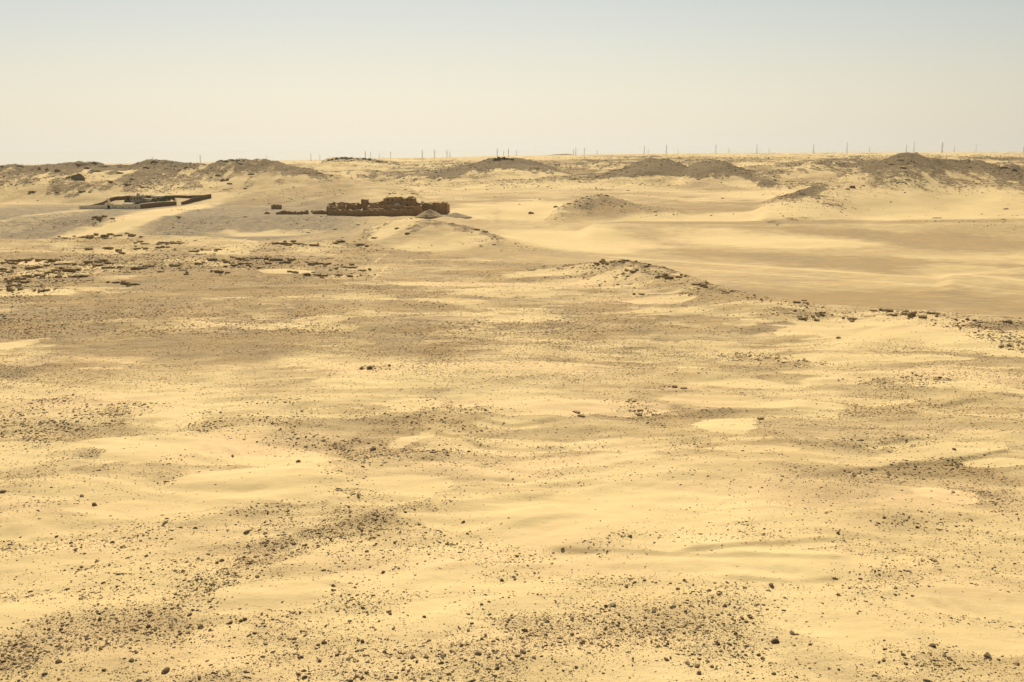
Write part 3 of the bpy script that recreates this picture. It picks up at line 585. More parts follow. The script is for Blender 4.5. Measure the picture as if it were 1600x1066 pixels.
# ------------------------------------------------------------------ sandstone ledges (u, v of the front foot, width px, thickness px)
def ledge_mesh(w_, d_, t_, seed):
    r = np.random.RandomState(seed); n = 22; th = np.linspace(0, 2 * math.pi, n, endpoint=False)
    rad = 1 + .22 * np.sin(2 * th + r.uniform(0, 6)) + .18 * np.sin(3 * th + r.uniform(0, 6)) + .10 * np.sin(5 * th + r.uniform(0, 6)) + .12 * r.randn(n)
    sq = 1 / np.maximum(np.abs(np.cos(th)) ** .8, np.abs(np.sin(th)) ** .8) ** .35
    X = np.cos(th) * rad * sq * w_ / 2; Y = np.sin(th) * rad * sq * d_ / 2
    V = []; prof = [(.80, -.8 * t_ - .3), (.86, .10 * t_), (1.0, .35 * t_), (1.02, .72 * t_), (.96, .97 * t_), (.70, 1.06 * t_), (.35, 1.10 * t_)]
    for q, (s, z) in enumerate(prof):
        jit = 1 + .05 * r.randn(n) * (q < 5)
        tilt = -.06 * t_ * (Y / max(d_, .1)) * 4 * (q > 1)
        for k in range(n): V.append((X[k] * s * jit[k], Y[k] * s * jit[k], z + tilt[k] + .13 * t_ * r.randn()))
    V.append((0, 0, 1.1 * t_)); c = len(V) - 1; Fc = []
    for q in range(len(prof) - 1):
        for k in range(n): a = q * n + k; b = q * n + (k + 1) % n; Fc.append((a, b, b + n, a + n))
    o = (len(prof) - 1) * n
    for k in range(n): Fc.append((o + k, o + (k + 1) % n, c))
    return V, Fc
LEDGE = {
 'in the front rank of the far left outcrop': [(36, 443, 18, 5), (19, 447, 16, 3), (13, 455, 14, 6), (30, 437, 22, 4), (57, 431, 14, 3), (42, 434, 20, 5), (14, 441, 10, 4)],
 'in the middle of the far left outcrop': [(3, 424, 10, 6), (12, 427, 10, 4), (45, 421, 28, 6), (60, 419, 10, 3), (76, 427, 7, 3), (108, 425, 38, 7), (120, 434, 34, 5), (96, 421, 16, 4), (88, 428, 9, 3)],
 'in the back rank of the far left outcrop': [(26, 409, 46, 5), (18, 413, 18, 4), (80, 409, 26, 5), (92, 414, 28, 3), (59, 409, 8, 5), (137, 412, 14, 5), (150, 416, 26, 4), (168, 420, 24, 4), (163, 409, 9, 4), (153, 411, 8, 3), (137, 391, 13, 4), (168, 390, 16, 5), (190, 397, 10, 3)],
 'in the long outcrop band left of centre': [(213, 422, 24, 5), (230, 418, 22, 4), (272, 417, 18, 5), (290, 430, 9, 4), (330, 408, 24, 5), (375, 406, 28, 5), (400, 405, 22, 4), (430, 408, 24, 5), (447, 412, 16, 5), (342, 427, 20, 5), (365, 416, 18, 4), (405, 419, 20, 3), (310, 414, 12, 4), (352, 411, 12, 4), (388, 413, 14, 3), (455, 408, 14, 4), (418, 413, 12, 3), (284, 424, 12, 3), (250, 426, 10, 3)],
 'at the right end of the long outcrop band': [(490, 414, 26, 5), (510, 414, 18, 4), (460, 427, 16, 4), (503, 432, 28, 5), (530, 431, 16, 4), (545, 419, 32, 3), (478, 430, 12, 4), (565, 424, 18, 3)],
 'in the thin row behind the outcrop band': [(300, 394, 22, 3), (321, 392, 18, 3), (341, 391, 16, 3), (250, 381, 12, 4), (247, 388, 9, 3), (275, 381, 30, 3), (435, 382, 28, 4), (460, 382, 30, 3), (490, 385, 18, 4), (530, 379, 20, 4), (562, 384, 16, 4), (225, 382, 12, 3), (212, 390, 12, 3)],
 'on the rim line below the walled compound': [(125, 372, 14, 3), (139, 371, 16, 4), (163, 371, 11, 5), (182, 369, 16, 3), (205, 370, 12, 5), (100, 373, 10, 2)],
 'in front of the left outcrop on brown gravel': [(195, 445, 18, 5), (205, 446, 12, 4), (178, 443, 9, 3), (70, 455, 14, 3)],
 'on the rocky knoll near the centre': [(978, 408.5, 12, 3), (990, 426, 12, 4), (1045, 436, 18, 5), (1090, 446, 18, 4), (1030, 434, 9, 4), (1003, 461, 11, 3), (960, 410, 16, 2), (935, 412, 18, 2), (1010, 418, 9, 4), (1060, 434, 9, 3), (830, 422, 26, 2), (1100, 448, 10, 4)],
 'on the rim above the bright right dune': [(1425, 495, 20, 8), (1445, 497, 14, 5), (1392, 488, 14, 5), (1332, 500, 16, 4), (1256, 500, 24, 5), (1282, 494, 12, 4), (1245, 474, 14, 4), (1367, 487, 10, 3), (1415, 492, 16, 4), (1455, 491, 14, 4), (1577, 505, 12, 4)],
 'on the open sand right of centre': [(909, 652, 18, 4), (902, 646, 12, 3), (1000, 650, 14, 4), (1055, 606, 16, 4), (1070, 608, 10, 3), (1190, 656, 10, 3), (1000, 643, 10, 3)],
 'on the scree below the walled compound': [(150, 342, 18, 5), (175, 343, 7, 3), (162, 339, 8, 3), (277, 340, 9, 2)],
 'on the slope behind the walled compound': [(48, 302, 10, 4), (88, 301, 8, 2), (128, 300, 12, 3), (172, 286, 8, 4), (197, 290, 11, 4), (223, 294, 8, 3), (140, 301, 6, 2)],
 'on the light mound before the brown ruin': [(636, 366, 14, 3), (584, 373, 10, 3), (745, 360, 12, 3), (757, 363, 10, 3), (620, 358, 7, 3)],
}
LN = 0
def words_n(n): return ['first', 'second', 'third', 'fourth', 'fifth', 'sixth', 'seventh', 'eighth', 'ninth', 'tenth', 'eleventh', 'twelfth', 'thirteenth', 'fourteenth', 'fifteenth', 'sixteenth', 'seventeenth', 'eighteenth', 'nineteenth', 'twentieth', 'twenty first', 'twenty second', 'twenty third', 'twenty fourth', 'twenty fifth', 'twenty sixth', 'twenty seventh', 'twenty eighth', 'twenty ninth', 'thirtieth', 'thirty first', 'thirty second', 'thirty third', 'thirty fourth', 'thirty fifth', 'thirty sixth', 'thirty seventh', 'thirty eighth', 'thirty ninth', 'fortieth', 'forty first', 'forty second', 'forty third', 'forty fourth', 'forty fifth', 'forty sixth'][n]
for reg, L_ in LEDGE.items():
    
    if 'outcrop' in reg or 'knoll' in reg or 'rim' in reg:
        er = np.random.RandomState(len(reg) + len(L_))
        for l in list(L_):
            for _ in range(er.randint(1, 4)):
                L_ = L_ + [(l[0] + er.uniform(-1.1, 1.1) * (l[2] * .6 + 8), l[1] + er.uniform(-3.5, 3.0), er.uniform(4, 10), er.uniform(2.0, 4.2))]
        L_ = [l for l in L_ if l[0] > -6][:46]
    L_ = sorted(L_); C_ = cast([(l[0], l[1]) for l in L_]); wid = [l[2] for l in L_]; big = int(np.argmax(wid))
    for k, (l, c) in enumerate(zip(L_, C_)):
        dd = np.linalg.norm(c - [0, 0, H]); w_ = l[2] * dd / F * (.62 if l[2] > 12 else .8); t_ = max(.25, l[3] * dd / F * .62); d_ = w_ * np.random.RandomState(LN).uniform(.8, 1.3)
        d_ = min(d_, 14.0); V, Fc = ledge_mesh(w_, d_, t_, 900 + LN)
        o = mesh_obj('rock_ledge', V, Fc, M_LEDGE); o.location = (c[0], c[1] + d_ * .45, float(terrain(c[0], c[1] + .3)) - .05 * t_); o.rotation_euler = (0, 0, np.random.RandomState(LN + 5).uniform(-.22, .22))
        tag(o, ('widest flat sandstone ledge ' if k == big else words_n(k) + ' sandstone ledge from the left ') + reg, 'rock ledge', 'flat sandstone ledges on the desert plain'); LN += 1

# ------------------------------------------------------------------ boulders on the hills
CRAG = {
 'on the small far hill left of centre': [(514, 250, 5, 4), (519, 249, 5, 4), (527, 248, 7, 6), (534, 247, 8, 5), (541, 247, 9, 5), (549, 247, 8, 4), (558, 248, 6, 3), (569, 248, 7, 4), (577, 249, 7, 5), (589, 252, 6, 4), (596, 253, 7, 4), (603, 253, 6, 3)],
 'on the dark hill at mid skyline': [(773, 250, 6, 5), (779, 249, 7, 6), (786, 248, 8, 5), (793, 248, 8, 4), (800, 249, 6, 3)],
 'on the left ridge behind the compound': [(117, 280, 20, 10), (107, 278, 9, 5), (130, 256, 17, 5), (120, 257, 10, 4), (147, 255, 7, 5), (240, 253, 10, 4), (262, 253, 14, 4), (90, 267, 9, 6), (73, 265, 6, 4), (61, 264, 5, 3), (135, 263, 8, 4), (146, 267, 14, 5), (2, 260, 6, 3), (30, 259, 10, 3), (185, 270, 10, 4), (160, 260, 12, 4), (205, 280, 8, 3), (228, 262, 8, 4), (290, 262, 8, 3)],
 'on the craggy hill beside the left ridge': [(352, 252, 6, 4), (361, 250, 9, 4), (371, 250, 6, 3), (340, 274, 8, 4), (392, 272, 9, 4), (375, 256, 10, 4), (348, 282, 8, 4), (358, 287, 8, 4), (383, 294, 5, 3), (355, 281, 6, 5), (500, 270, 7, 3)],
 'on the big hill at the right': [(1333, 293, 10, 5), (1325, 295, 6, 3), (1210, 281, 6, 2), (1405, 284, 10, 2), (1256, 303, 4, 3), (1408, 250, 10, 4), (1395, 256, 9, 3), (1412, 262, 8, 4), (1570, 262, 10, 4), (1585, 266, 9, 4), (1466, 340, 12, 2), (1572, 326, 8, 2)],
 'on the pointed mound in mid distance': [(868, 323, 7, 3), (829, 333, 9, 5), (890, 318, 6, 3), (918, 306, 6, 2), (935, 304, 5, 2), (948, 305, 6, 3)],
}
HB = [rock_shape(2, 700 + k, .75, 8) for k in range(8)]
for reg, L_ in CRAG.items():
    L_ = sorted(L_); C_ = cast([(l[0], l[1] + 1.5) for l in L_]); dark_ = 'small hill' in reg or 'dark hill' in reg; big = int(np.argmax([l[2] for l in L_]))
    for k, (l, c) in enumerate(zip(L_, C_)):
        dd = np.linalg.norm(c - [0, 0, H]); V, Fc = HB[(k * 3 + l[2]) % 8]
        o = mesh_obj('boulder', V * np.array([l[2] * .62, max(l[2] * .4, 1.5), l[3] * .95]) * dd / F, Fc, M_BLACK if dark_ else M_HILLROCK); o.location = (c[0], c[1] + l[2] * .25 * dd / F, c[2] + l[3] * .12 * dd / F)
        tag(o, ('largest of the ' if k == big else words_n(k) + ' from the left of the ') + ('black boulders ' if dark_ else 'brown boulders ') + reg, 'boulder', 'large boulders on the distant hills')
# uncountable rubble of the hills
NH = 230000
a_ = rng.uniform(-.62, .62, NH); y_ = np.exp(rng.uniform(math.log(560), math.log(2600), NH)); x_ = a_ * y_
z_, I_ = terrain(x_, y_, True)
g_, d_k, gr_, _, _ = cover(x_, y_, z_, I_)
cl = ss(-.2, .45, fbm(x_, y_, 45, 4, 301))
kp = rng.uniform(0, 1, NH) < np.clip(d_k * .9 * (.3 + cl) + .10 * cl * ss(850, 1100, y_) * 1.6 + .60 * I_['hill'] * cl, 0, 1) * .85
s_ = y_ / F * 1.25 * rng.uniform(.02, 1, NH) ** (-1 / 2.65); s_ = np.minimum(s_, 3.2)
rub = scatter_mesh('hillside_rubble', np.stack([x_, y_, z_], 1)[kp], s_[kp], rng.uniform(0, 6.28, kp.sum()), M_HILLROCK, VAR, .1, rng.uniform(1, 1.9, kp.sum())); tag(rub, kind='stuff')

# ------------------------------------------------------------------ power pylons on the skyline: u, top v, range
M_PYL = mat('galvanised_steel', (0.56, 0.52, 0.45), .6)
PYL = [(239, 245, 4600), (313, 242, 3600), (417, 243, 5200), (486, 240, 3900), (500, 242, 4600), (571, 236, 3700), (579.5, 237, 4000), (593, 240, 4600), (599, 244, 5400), (610.5, 237, 4000), (660, 234, 3600), (679, 234, 3600), (698.5, 234, 3700), (703, 237, 4200),
       (777, 232, 3500), (787, 235, 4300), (794.5, 232, 3600), (807, 235, 4600), (896, 233, 4300), (899.5, 230, 3500), (913, 231, 3700), (933, 234, 4400), (1006.5, 228, 3400), (1012.5, 233, 4300), (1041, 226, 3300), (1059, 232, 4300), (1118, 226, 3300), (1138.5, 231, 4300),
       (1182, 226, 3300), (1201, 232, 4500), (1270.5, 225, 3300), (1322.5, 222, 3200), (1358, 230, 4300), (1415, 226, 4000), (1427, 221, 3200), (1471, 222, 3200), (1490, 228, 4300), (1524, 226, 3600), (1598, 229, 4200)]
def pylon_meshes():
    t = MB(); h = 1.0
    def half(z): return .085 * (1 - z / .62) + .022 * (z / .62) if z < .62 else .022 - (z - .62) * .03
    zs = [0, .14, .27, .39, .5, .6, .7, .8, .9, 1.0]; r = .007
    for a, b in zip(zs[:-1], zs[1:]):
        ha, hb = half(a), half(b)
        for sx, sy in ((1, 1), (1, -1), (-1, 1), (-1, -1)): t.bar((sx * ha, sy * ha, a), (sx * hb, sy * hb, b), r)
        for s in (1, -1):
            t.bar((-ha, s * ha, a), (hb, s * hb, b), r * .6); t.bar((ha, s * ha, a), (-hb, s * hb, b), r * .6)
            t.bar((s * ha, -ha, a), (s * hb, hb, b), r * .6); t.bar((s * ha, ha, a), (s * hb, -hb, b), r * .6)
    arms = []
    for z, w_ in ((.66, .13), (.78, .16), (.90, .12)):
        m = MB()
        for s in (-1, 1):
            m.bar((0, .02, z), (s * w_, 0, z), r * .8); m.bar((0, -.02, z), (s * w_, 0, z), r * .8); m.bar((0, 0, z + .045), (s * w_, 0, z), r * .7); m.bar((s * w_, 0, z), (s * w_, 0, z - .035), r * .7)
        arms.append(m)
    return t, arms
t_, arms_ = pylon_meshes(); me0 = None
for k, (u_, v_, y0_) in enumerate(sorted(PYL)):
    g = at_y(u_, 250, y0_); gz_ = float(terrain(g[0], y0_)); topz = at_y(u_, v_, y0_)[2]; hgt_ = topz - gz_
    root = empty('power_pylon', (g[0], y0_, gz_ - .3)); root.scale = (hgt_ * (.5 + 20 / hgt_ * .5), hgt_ * (.5 + 20 / hgt_ * .5), hgt_ + .3); root.rotation_euler = (0, 0, .9 + .3 * math.sin(k * 2.1))
    tag(root, words_n(k) + ' lattice power pylon from the left along the hazy skyline', 'pylon', 'lattice power pylons on the skyline')
    if me0 is None:
        a0 = t_.build('lattice_tower', M_PYL, root); b0 = [m.build('crossarm', M_PYL, root) for m in arms_]; me0 = [a0] + b0
    else:
        for o in me0: c = o.copy(); link(c, root)

# ------------------------------------------------------------------ ruined mudbrick monastery
M_MUD = mat('mudbrick', (0.27, 0.165, 0.072), .95, (0.38, 0.24, 0.108), 0.5, 0.2, 1.6, dust=(0.45, 0.33, 0.17, .6))
M_MUD2 = mat('pale_plastered_mudbrick', (0.36, 0.27, 0.15), .95, (0.46, 0.35, 0.2), 0.8, 0.08, 2.5)
M_DARKHOLE = mat('unlit_opening', (0.03, 0.022, 0.014), .95)
S = 800 / F                                        # metres per photo pixel at the ruin
def RX(u, y=800): return at_y(u, 335, y)[0]
O = np.array([RX(605), 800.0, float(terrain(RX(605), 800.0))])
ruin = empty('ruined_monastery', O); tag(ruin, 'sprawling brown mudbrick ruin with a tall square keep in the middle distance', 'ruin')
def W(pts, h, th, name='outer_wall', m=M_MUD, rag=.35, seed=0, step=2.2, par=ruin):
    b = MB(); b.wall([(RX(u_, y_), y_) for u_, y_ in pts], h, th, step, rag, seed, 2.0, None, O); return b.build(name, m, par)
W([(513, 800), (537, 798), (575, 797)], [4.2, 4.6, 4.4], 1.6, seed=1)
W([(575, 796.5), (604, 795), (634, 794)], [4.6, 5.0, 5.4], 1.6, seed=2)
W([(634, 793.6), (655, 800), (662, 806)], [5.0, 5.2, 3.2], 1.6, seed=3)
W([(513, 801), (512, 820), (514, 836)], [4.2, 5.0, 6.0], 1.8, seed=4, rag=.6)
W([(514, 838), (540, 838), (568, 838), (602, 838)], [7.2, 7.6, 6.6, 7.4], 1.6, seed=5, rag=.45)
W([(663, 822), (680, 818), (697, 818)], [7.8, 8.4, 8.0], 2.4, seed=6, rag=.5)
W([(697, 818), (701, 834), (688, 850)], [7.6, 5.5, 4.5], 2.0, seed=7, rag=.5)
W([(662, 822), (660, 846), (688, 850)], [7.0, 6.4, 5.5], 2.0, seed=8, rag=.4)
W([(648, 824), (664, 820)], [8.4, 7.6], 2.0, 'connecting_wall', seed=9)
def block(name, u0, u1, y0, y1, h, m=M_MUD, rag=.3, seed=0, th=1.3, z_extra=0.0):
    b = MB(); g = float(terrain(RX((u0 + u1) / 2, (y0 + y1) / 2), (y0 + y1) / 2)) + z_extra
    P_ = [(RX(u0, y0), y0), (RX(u1, y0), y0), (RX(u1, y0) + .0, y1), (RX(u0, y0) + .0, y1), (RX(u0, y0), y0)]
    b.wall(P_, h, th, 1.8, rag, seed, 2.0, g, O)
    p4 = [(P_[i][0] - O[0], P_[i][1] - O[1]) for i in range(4)]; b.prism(p4, g - O[2] - 1, g + h * .80 - O[2])
    return b.build(name, m, ruin)
def openings(parent, name, u_list, v_c, y, w_, h_, m=M_DARKHOLE, dep=.25):
    for u_ in u_list:
        c = at_y(u_, v_c, y); b = MB(); b.box((c[0] - O[0], c[1] - O[1], c[2] - O[2] - h_ / 2), (w_, dep, h_)); b.build(name, m, parent)
kp_ = block('keep', 601, 646, 806, 826, 12.6, rag=.5, seed=21, th=1.5)
openings(kp_, 'window', [606, 613, 628, 637, 642], 312.5, 805.0, .9, 1.1); openings(kp_, 'window', [604, 611, 619, 627, 636], 321, 805.0, .8, 1.2)
block('keep_wing', 602, 630, 799, 807, 8.2, rag=.25, seed=22)
block('keep_annex', 630, 656, 798, 812, 7.2, rag=.35, seed=23)
block('corner_tower', 512, 524, 802, 812, 6.6, rag=.7, seed=24)
block('gate_tower', 566, 574, 836, 842, 9.4, rag=.3, seed=25)
block('church_walls', 523, 540, 818, 830, 6.4, rag=.8, seed=26)
block('low_rooms', 574, 600, 812, 832, 5.6, rag=.5, seed=27)
block('terrace_rooms', 544, 562, 806, 820, 3.4, M_MUD2, .4, 28)
block('courtyard_rooms', 528, 546, 804, 812, 3.0, M_MUD2, .5, 29)
block('long_plastered_room', 576, 597, 801, 806, 5.2, M_MUD2, .12, 30)
block('right_range', 664, 696, 822, 846, 6.2, rag=.6, seed=31)
block('broken_cell', 548, 556, 822, 828, 6.0, rag=.8, seed=32); block('broken_cell', 582, 590, 824, 834, 7.2, rag=.6, seed=33)
# plastered dome in front of the keep
c = at_y(620.5, 320.3, 803.5); V, Fc = ico(2); d_ = mesh_obj('plastered_dome', V * [2.3, 1.6, 1.5] + (c - O), Fc, mat('white_plaster', (0.62, 0.52, 0.36), .9), ruin, True)
c = at_y(633.5, 332, 793.0)
b = MB(); b.box((c[0] - O[0], c[1] - O[1], c[2] - O[2] - 2), (1.1, 1.6, 6.4)); b.build('buttress', M_MUD, ruin)
c = at_y(575, 331, 795.0); b = MB(); b.box((c[0] - O[0], c[1] - O[1], c[2] - O[2] - 2.4), (1.3, 1.6, 5.6)); b.build('buttress', M_MUD, ruin)
# outlying ruins
def outlier(name, label, pts, h, th, seed, rag, m=M_MUD, cat='ruin'):
    P_ = [(at_y(u_, 330, y_)[0], y_) for u_, y_ in pts]; o3 = (P_[0][0], P_[0][1], float(terrain(*P_[0])))
    b = MB(); b.wall(P_, h, th, 1.6, rag, seed, 1.5, None, o3); q = b.build(name, m); q.location = o3; return tag(q, label, cat)
hut = cast([(425, 327), (438, 327)]); y1_ = float(hut[:, 1].mean())
outlier('ruined_hut', 'small square mudbrick hut ruin standing alone left of the big ruin', [(425, y1_), (438.5, y1_), (440, y1_ + 7), (427, y1_ + 7), (425, y1_)], 3.4, 1.0, 41, .2)
yl = float(cast([(455, 335)])[0, 1])
outlier('broken_wall', 'long crumbled mudbrick wall just left of the big ruin', [(431, yl), (445, yl + 2), (462, yl - 2), (481, yl + 6)], [1.6, 2.6, 2.4, 2.6], 2.2, 42, .5, cat='wall')
outlier('broken_wall', 'low sunlit broken wall touching the left corner of the big ruin', [(489, yl + 6), (500, yl + 4), (511, yl + 3)], [2.2, 2.4, 2.4], 2.0, 43, .4, cat='wall')
outlier('broken_wall', 'thin high remnant wall behind the crumbled wall left of the big ruin', [(486, yl + 26), (498, yl + 26), (509, yl + 24)], [1.6, 1.8, 1.6], 1.4, 45, .3, cat='wall')
outlier('wall_stub', 'tiny mudbrick wall stub at the far left of the ruins', [(413, yl + 6), (422, yl + 6)], [1.0, 1.3], 1.6, 44, .4, cat='wall')
# rubble cone against the right end
def mound(name, label, u0, v0, wpx, hpx, m, seed, y=None, tail=0.0):
    c = cast([(u0, v0)])[0] if y is None else at_y(u0, v0, y); sc = c[1] / F; n = 40; rr = np.random.RandomState(seed); V = [(0, 0, hpx * sc)]; Fc = []
    for q in range(1, 13):
        for k in range(n):
            t = 2 * math.pi * k / n; r_ = q / 12; w_ = wpx * .5 * sc * r_ * (1 + .08 * math.sin(3 * t + seed) + .03 * rr.randn())
            V.append((math.cos(t) * w_, math.sin(t) * w_ * .8, hpx * sc * max(0, (1 - r_)) ** 1.08 - 2.5 * (q == 12) + .22 * rr.randn()))
    for k in range(n): Fc.append((0, 1 + k, 1 + (k + 1) % n))
    for q in range(11):
        for k in range(n): a = 1 + q * n + k; b_ = 1 + q * n + (k + 1) % n; Fc.append((a, a + n, b_ + n, b_))
    o = mesh_obj(name, V, Fc, m, None, True); o.location = (c[0], c[1], float(terrain(c[0], c[1])) - .2); return tag(o, label, 'mound')
M_GRAVEL = mat('pale_rubble', (0.30, 0.21, 0.105), .95, (0.40, 0.285, 0.145), .7, 0.4, 1.5)
mound('rubble_mound', 'pale cone of rubble heaped against the right end of the big ruin', 672, 338, 52, 13, M_GRAVEL, 3, 788)
mound('rubble_mound', 'low grey spoil heap right of the pale rubble cone', 712, 340, 56, 7, mat('grey_rubble', (0.26, 0.185, 0.095), .95, (0.33, 0.25, 0.15), 1.2, 0.1, 3), 4, 790)

# ------------------------------------------------------------------ walled compound on the left terrace
M_WHITE = mat('whitewashed_wall', (0.80, 0.66, 0.43), .9, (0.86, 0.73, 0.5), 0.6, 0.02, 2)
M_BRICK = mat('brown_brick_wall', (0.15, 0.095, 0.045), .95, (0.2, 0.13, 0.065), 0.7, 0.05, 2.5)
M_GREYC = mat('bare_concrete', (0.30, 0.25, 0.18), .9, (0.36, 0.30, 0.21), 0.8)
M_CREAM = mat('cream_render', (0.60, 0.52, 0.33), .9)
fl, fr, gl, gr2 = cast([(124, 326.5), (219, 327), (165, 327), (176.5, 327)])
fl[1] = fr[1] = gl[1] = gr2[1] = float(np.mean([fl[1], fr[1]]))
Yf = fl[1]; S2 = Yf / F
def CXu(u_, y_): return at_y(u_, 325, y_)[0]
def tz(u_, y_): return float(terrain(CXu(u_, y_), y_))
O2 = np.array([CXu(170, Yf), Yf, tz(170, Yf)])
comp = empty('walled_compound', O2); tag(comp, 'walled compound with a whitewashed front wall on the terrace at left', 'compound')
def cw(name, pts, h, th, m, seed=0, rag=0.0, step=3.0, par=comp):
    b = MB(); b.wall([(CXu(u_, y_), y_) for u_, y_ in pts], h, th, step, rag, seed, 2.5, None, O2); return b.build(name, m, par)
KY = float(np.clip((cast([(331, 309.5)])[0, 1] - Yf) / 168.0, .35, 1.0))
wl = cw('front_wall', [(124, Yf), (165, Yf)], [2.9, 3.3], .6, M_WHITE)
wr = cw('front_wall', [(177, Yf), (219, Yf)], [3.5, 3.9], .6, M_WHITE)
def cbox(name, u_, v_, y_, w_, d_, h_, m, par=comp):
    c = at_y(u_, v_, y_); b = MB(); b.box((c[0] - O2[0], c[1] - O2[1], c[2] - O2[2]), (w_, d_, h_)); return b.build(name, m, par)
for u_ in (180.5, 192, 202.5, 212): cbox('wall_opening', u_, 324.6, Yf - .35, .7, .2, .7, M_DARKHOLE, wr)
for u_ in (128, 160): cbox('wall_opening', u_, 324.6, Yf - .35, .4, .2, .5, M_DARKHOLE, wl)
gate = MB()
def gbox(u0, u1, zb, zt, d_, dy=0.0):
    x0, x1 = CXu(u0, Yf) - O2[0], CXu(u1, Yf) - O2[0]; gate.box(((x0 + x1) / 2, dy, zb), (x1 - x0, d_, zt - zb))
gbox(165.2, 168.6, -2, 4.6, 3); gbox(173.0, 176.8, -2, 4.6, 3); gbox(168.6, 173.0, 3.2, 5.3, 2.6); gbox(169.2, 172.4, 5.3, 6.9, 1.8); gbox(170.2, 171.4, 6.9, 7.8, .8)
gate.build('gatehouse', M_WHITE, comp)
cbox('gate_opening', 170.8, 326.6, Yf + .2, 2.4, .6, 3.2, M_DARKHOLE)
Yb = Yf * 1.19
side = cw('side_wall', [(219.2, Yf + KY * 1), (248, Yf + KY * 52), (276, Yf + KY * 96)], [3.9, 4.2, 3.4], .7, M_BRICK)
side2 = cw('side_wall', [(284, Yf + KY * 106), (304, Yf + KY * 138), (331, Yf + KY * 168)], [2.6, 4.0, 3.6], .8, M_BRICK)
cw('rear_wall', [(331, Yf + KY * 168), (300, Yf + KY * 172), (262, Yf + KY * 168), (204, Yf + KY * 150)], [2.6, 2.2, 2.2, 2.6], .7, M_BRICK)
cw('side_wall', [(126, Yf + KY * 1), (150, Yf + KY * 58), (171, Yf + KY * 104), (204, Yf + KY * 150)], [1.0, 2.6, 3.0, 3.4], .7, M_BRICK)
# coping stones, 3 mm proud
def coping(pts, h, th):
    b = MB(); pts = [(CXu(u_, y_), y_) for u_, y_ in pts]; 
    for k in range(len(pts) - 1):
        a_2, b_2 = np.array(pts[k]), np.array(pts[k + 1]); n = 12
        for i in range(n):
            p0 = a_2 + (b_2 - a_2) * i / n; p1 = a_2 + (b_2 - a_2) * (i + 1) / n; d = (p1 - p0) / np.linalg.norm(p1 - p0); nn = np.array([-d[1], d[0]]) * th / 2
            h0 = h[k] + (h[k + 1] - h[k]) * i / n; h1 = h[k] + (h[k + 1] - h[k]) * (i + 1) / n; z0, z1 = float(terrain(*p0)) + h0 - O2[2], float(terrain(*p1)) + h1 - O2[2]
            q = [p0 - nn, p1 - nn, p1 + nn, p0 + nn]; b.prism([(w2[0] - O2[0], w2[1] - O2[1]) for w2 in q], np.array([z0, z1, z1, z0]) - .02, np.array([z0, z1, z1, z0]) + .35)
    return b
coping([(219.2, Yf + KY * 1), (248, Yf + KY * 52), (276, Yf + KY * 96)], [3.9, 4.2, 3.4], 1.0).build('coping', M_WHITE, side)
def house(name, label_par, u0, u1, y_, d_, h_, m, wins=0, floors=1):
    x0, x1 = CXu(u0, y_), CXu(u1, y_); g = float(terrain((x0 + x1) / 2, y_)); b = MB(); b.box(((x0 + x1) / 2 - O2[0], y_ + d_ / 2 - O2[1], g - O2[2] - 1.5), (x1 - x0, d_, h_ + 1.5))
    o = b.build(name, m, comp)
    for f in range(floors):
        for k in range(wins):
            xw = x0 + (x1 - x0) * (k + .5) / wins; w2 = MB(); w2.box((xw - O2[0], y_ - .05 - O2[1], g - O2[2] + h_ / floors * (f + .35)), ((x1 - x0) / wins * .42, .3, h_ / floors * .42)); w2.build('window', M_DARKHOLE, o)
    pr = MB(); pr.box(((x0 + x1) / 2 - O2[0], y_ + d_ / 2 - O2[1], g - O2[2] + h_ + .003), (x1 - x0 + .5, d_ + .5, .35)); pr.build('roof', m, o); return o
house('main_building', comp, 205, 222, Yf + KY * 62, 12, 8.4, M_GREYC, 4, 2)
house('low_building', comp, 192, 206, Yf + KY * 34, 9, 3.2, M_WHITE, 3)
house('rear_building', comp, 237, 258, Yf + KY * 120, 12, 5.0, M_CREAM, 3)
house('storage_building', comp, 197, 212, Yf + KY * 100, 10, 5.4, M_BRICK, 2)
b = MB()                                             # unfinished concrete frame beside the main building
x0, x1 = CXu(222, Yf + KY * 60), CXu(234, Yf + KY * 60); g = tz(228, Yf + KY * 60) - O2[2]
for f in (0, 3.2, 6.4):
    if f: b.box(((x0 + x1) / 2 - O2[0] + .05, KY * 60 + 6, g + f), (x1 - x0, 11.8, .4))
    for i in range(5):
        for j in (KY * 60 + .3, KY * 60 + 11.4):
            if f < 6: b.box((x0 + (x1 - x0) * (i + .1) / 4.2 - O2[0] + .1, j, g + f + (.4 if f else -1.5)), (.5, .5, 2.8 if f else 4.7))
b.build('concrete_frame', M_GREYC, comp)
V, Fc = ico(2)
for u_, v_, r_ in ((216, 303.5, 1.7), (223, 305, 1.3)):
    c = at_y(u_, v_, Yf + KY * 68); mesh_obj('dome', V * r_ * [1, 1, .9] + (c - O2) - [0, 0, .4], Fc, M_CREAM, comp, True)
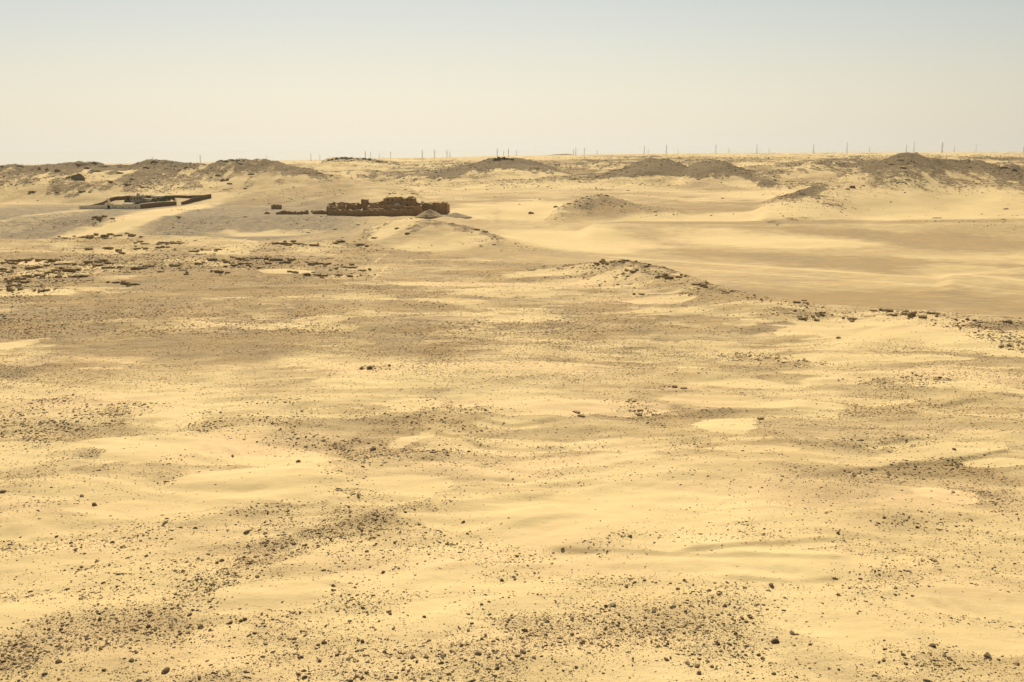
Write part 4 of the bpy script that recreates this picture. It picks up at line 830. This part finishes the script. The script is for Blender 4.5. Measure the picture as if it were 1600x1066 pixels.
# trees of the compound garden
M_LEAF = mat('tree_leaves', (0.075, 0.105, 0.028), .8, (0.13, 0.16, 0.05), 1.5); M_BARK = mat('tree_bark', (0.12, 0.085, 0.05), .9)
def tree(u_, y_, h_, w_, seed, label):
    r = np.random.RandomState(seed); x = CXu(u_, y_); g = float(terrain(x, y_)); root = empty('garden_tree', (x, y_, g)); tag(root, label, 'tree', 'trees in the compound garden')
    b = MB(); b.bar((0, 0, -.5), (.1, 0, h_ * .45), .16)
    for k in range(4): t = k * 1.57 + r.uniform(0, 1); b.bar((.1, 0, h_ * .4), (math.cos(t) * w_ * .3, math.sin(t) * w_ * .3, h_ * .7), .08)
    b.build('trunk', M_BARK, root); V = []; Fc = []
    cl_ = [(r.uniform(-.33, .33) * w_, r.uniform(-.33, .33) * w_, r.uniform(.42, .84) * h_, r.uniform(.16, .26) * w_) for _ in range(9)]
    for c in cl_:
        for _ in range(60):
            d = r.randn(3); d /= np.linalg.norm(d); p = np.array(c[:3]) + d * c[3] * r.uniform(.6, 1.15); e1 = r.randn(3) * .22; e2 = r.randn(3) * .22; n = len(V)
            V += [tuple(p - e1), tuple(p + e2), tuple(p + e1), tuple(p - e2)]; Fc.append((n, n + 1, n + 2, n + 3))
    mesh_obj('crown', V, Fc, M_LEAF, root)
for k, (u_, dy, h_, w_, lab) in enumerate([(239, 86, 3.6, 3.4, 'small tree in front of the cream building of the compound'), (245, 92, 4.2, 4.0, 'round tree at the middle of the compound garden'), (252, 106, 4.6, 4.4, 'bushy tree hiding the right end of the cream building'), (259, 116, 5.4, 5.2, 'largest green tree of the compound, right of the cream building'),
                                           (266, 124, 5.2, 5.0, 'green tree just right of the largest compound tree'), (273, 130, 4.2, 4.4, 'rightmost green tree inside the compound wall'), (233, 78, 3.0, 3.0, 'small tree beside the unfinished concrete frame'), (228, 52, 2.6, 2.8, 'low tree in front of the unfinished concrete frame'), (199, 70, 3.2, 3.4, 'small dark tree left of the grey compound building'), (214, 46, 2.4, 2.8, 'low shrub in front of the grey compound building')]):
    tree(u_, Yf + KY * dy, h_ * 1.25, w_ * 1.25, 60 + k, lab)

# ------------------------------------------------------------------ dusty air
zmin = float(gz.min()) - 1.0; zmax = 78.0
hm = bpy.data.materials.new('haze'); hm.use_nodes = True; t = hm.node_tree; t.nodes.clear(); oo = t.nodes.new('ShaderNodeOutputMaterial'); pv = t.nodes.new('ShaderNodeVolumePrincipled')
pv.inputs['Color'].default_value = (0.95, 0.85, 0.62, 1); pv.inputs['Density'].default_value = 0.00004; pv.inputs['Anisotropy'].default_value = 0.3; t.links.new(pv.outputs[0], oo.inputs['Volume'])
b = MB(); b.box((0, 0, zmin), (2 * 27000, 2 * 11000, zmax - zmin)); hz = b.build('haze', hm); tag(hz, kind='stuff')
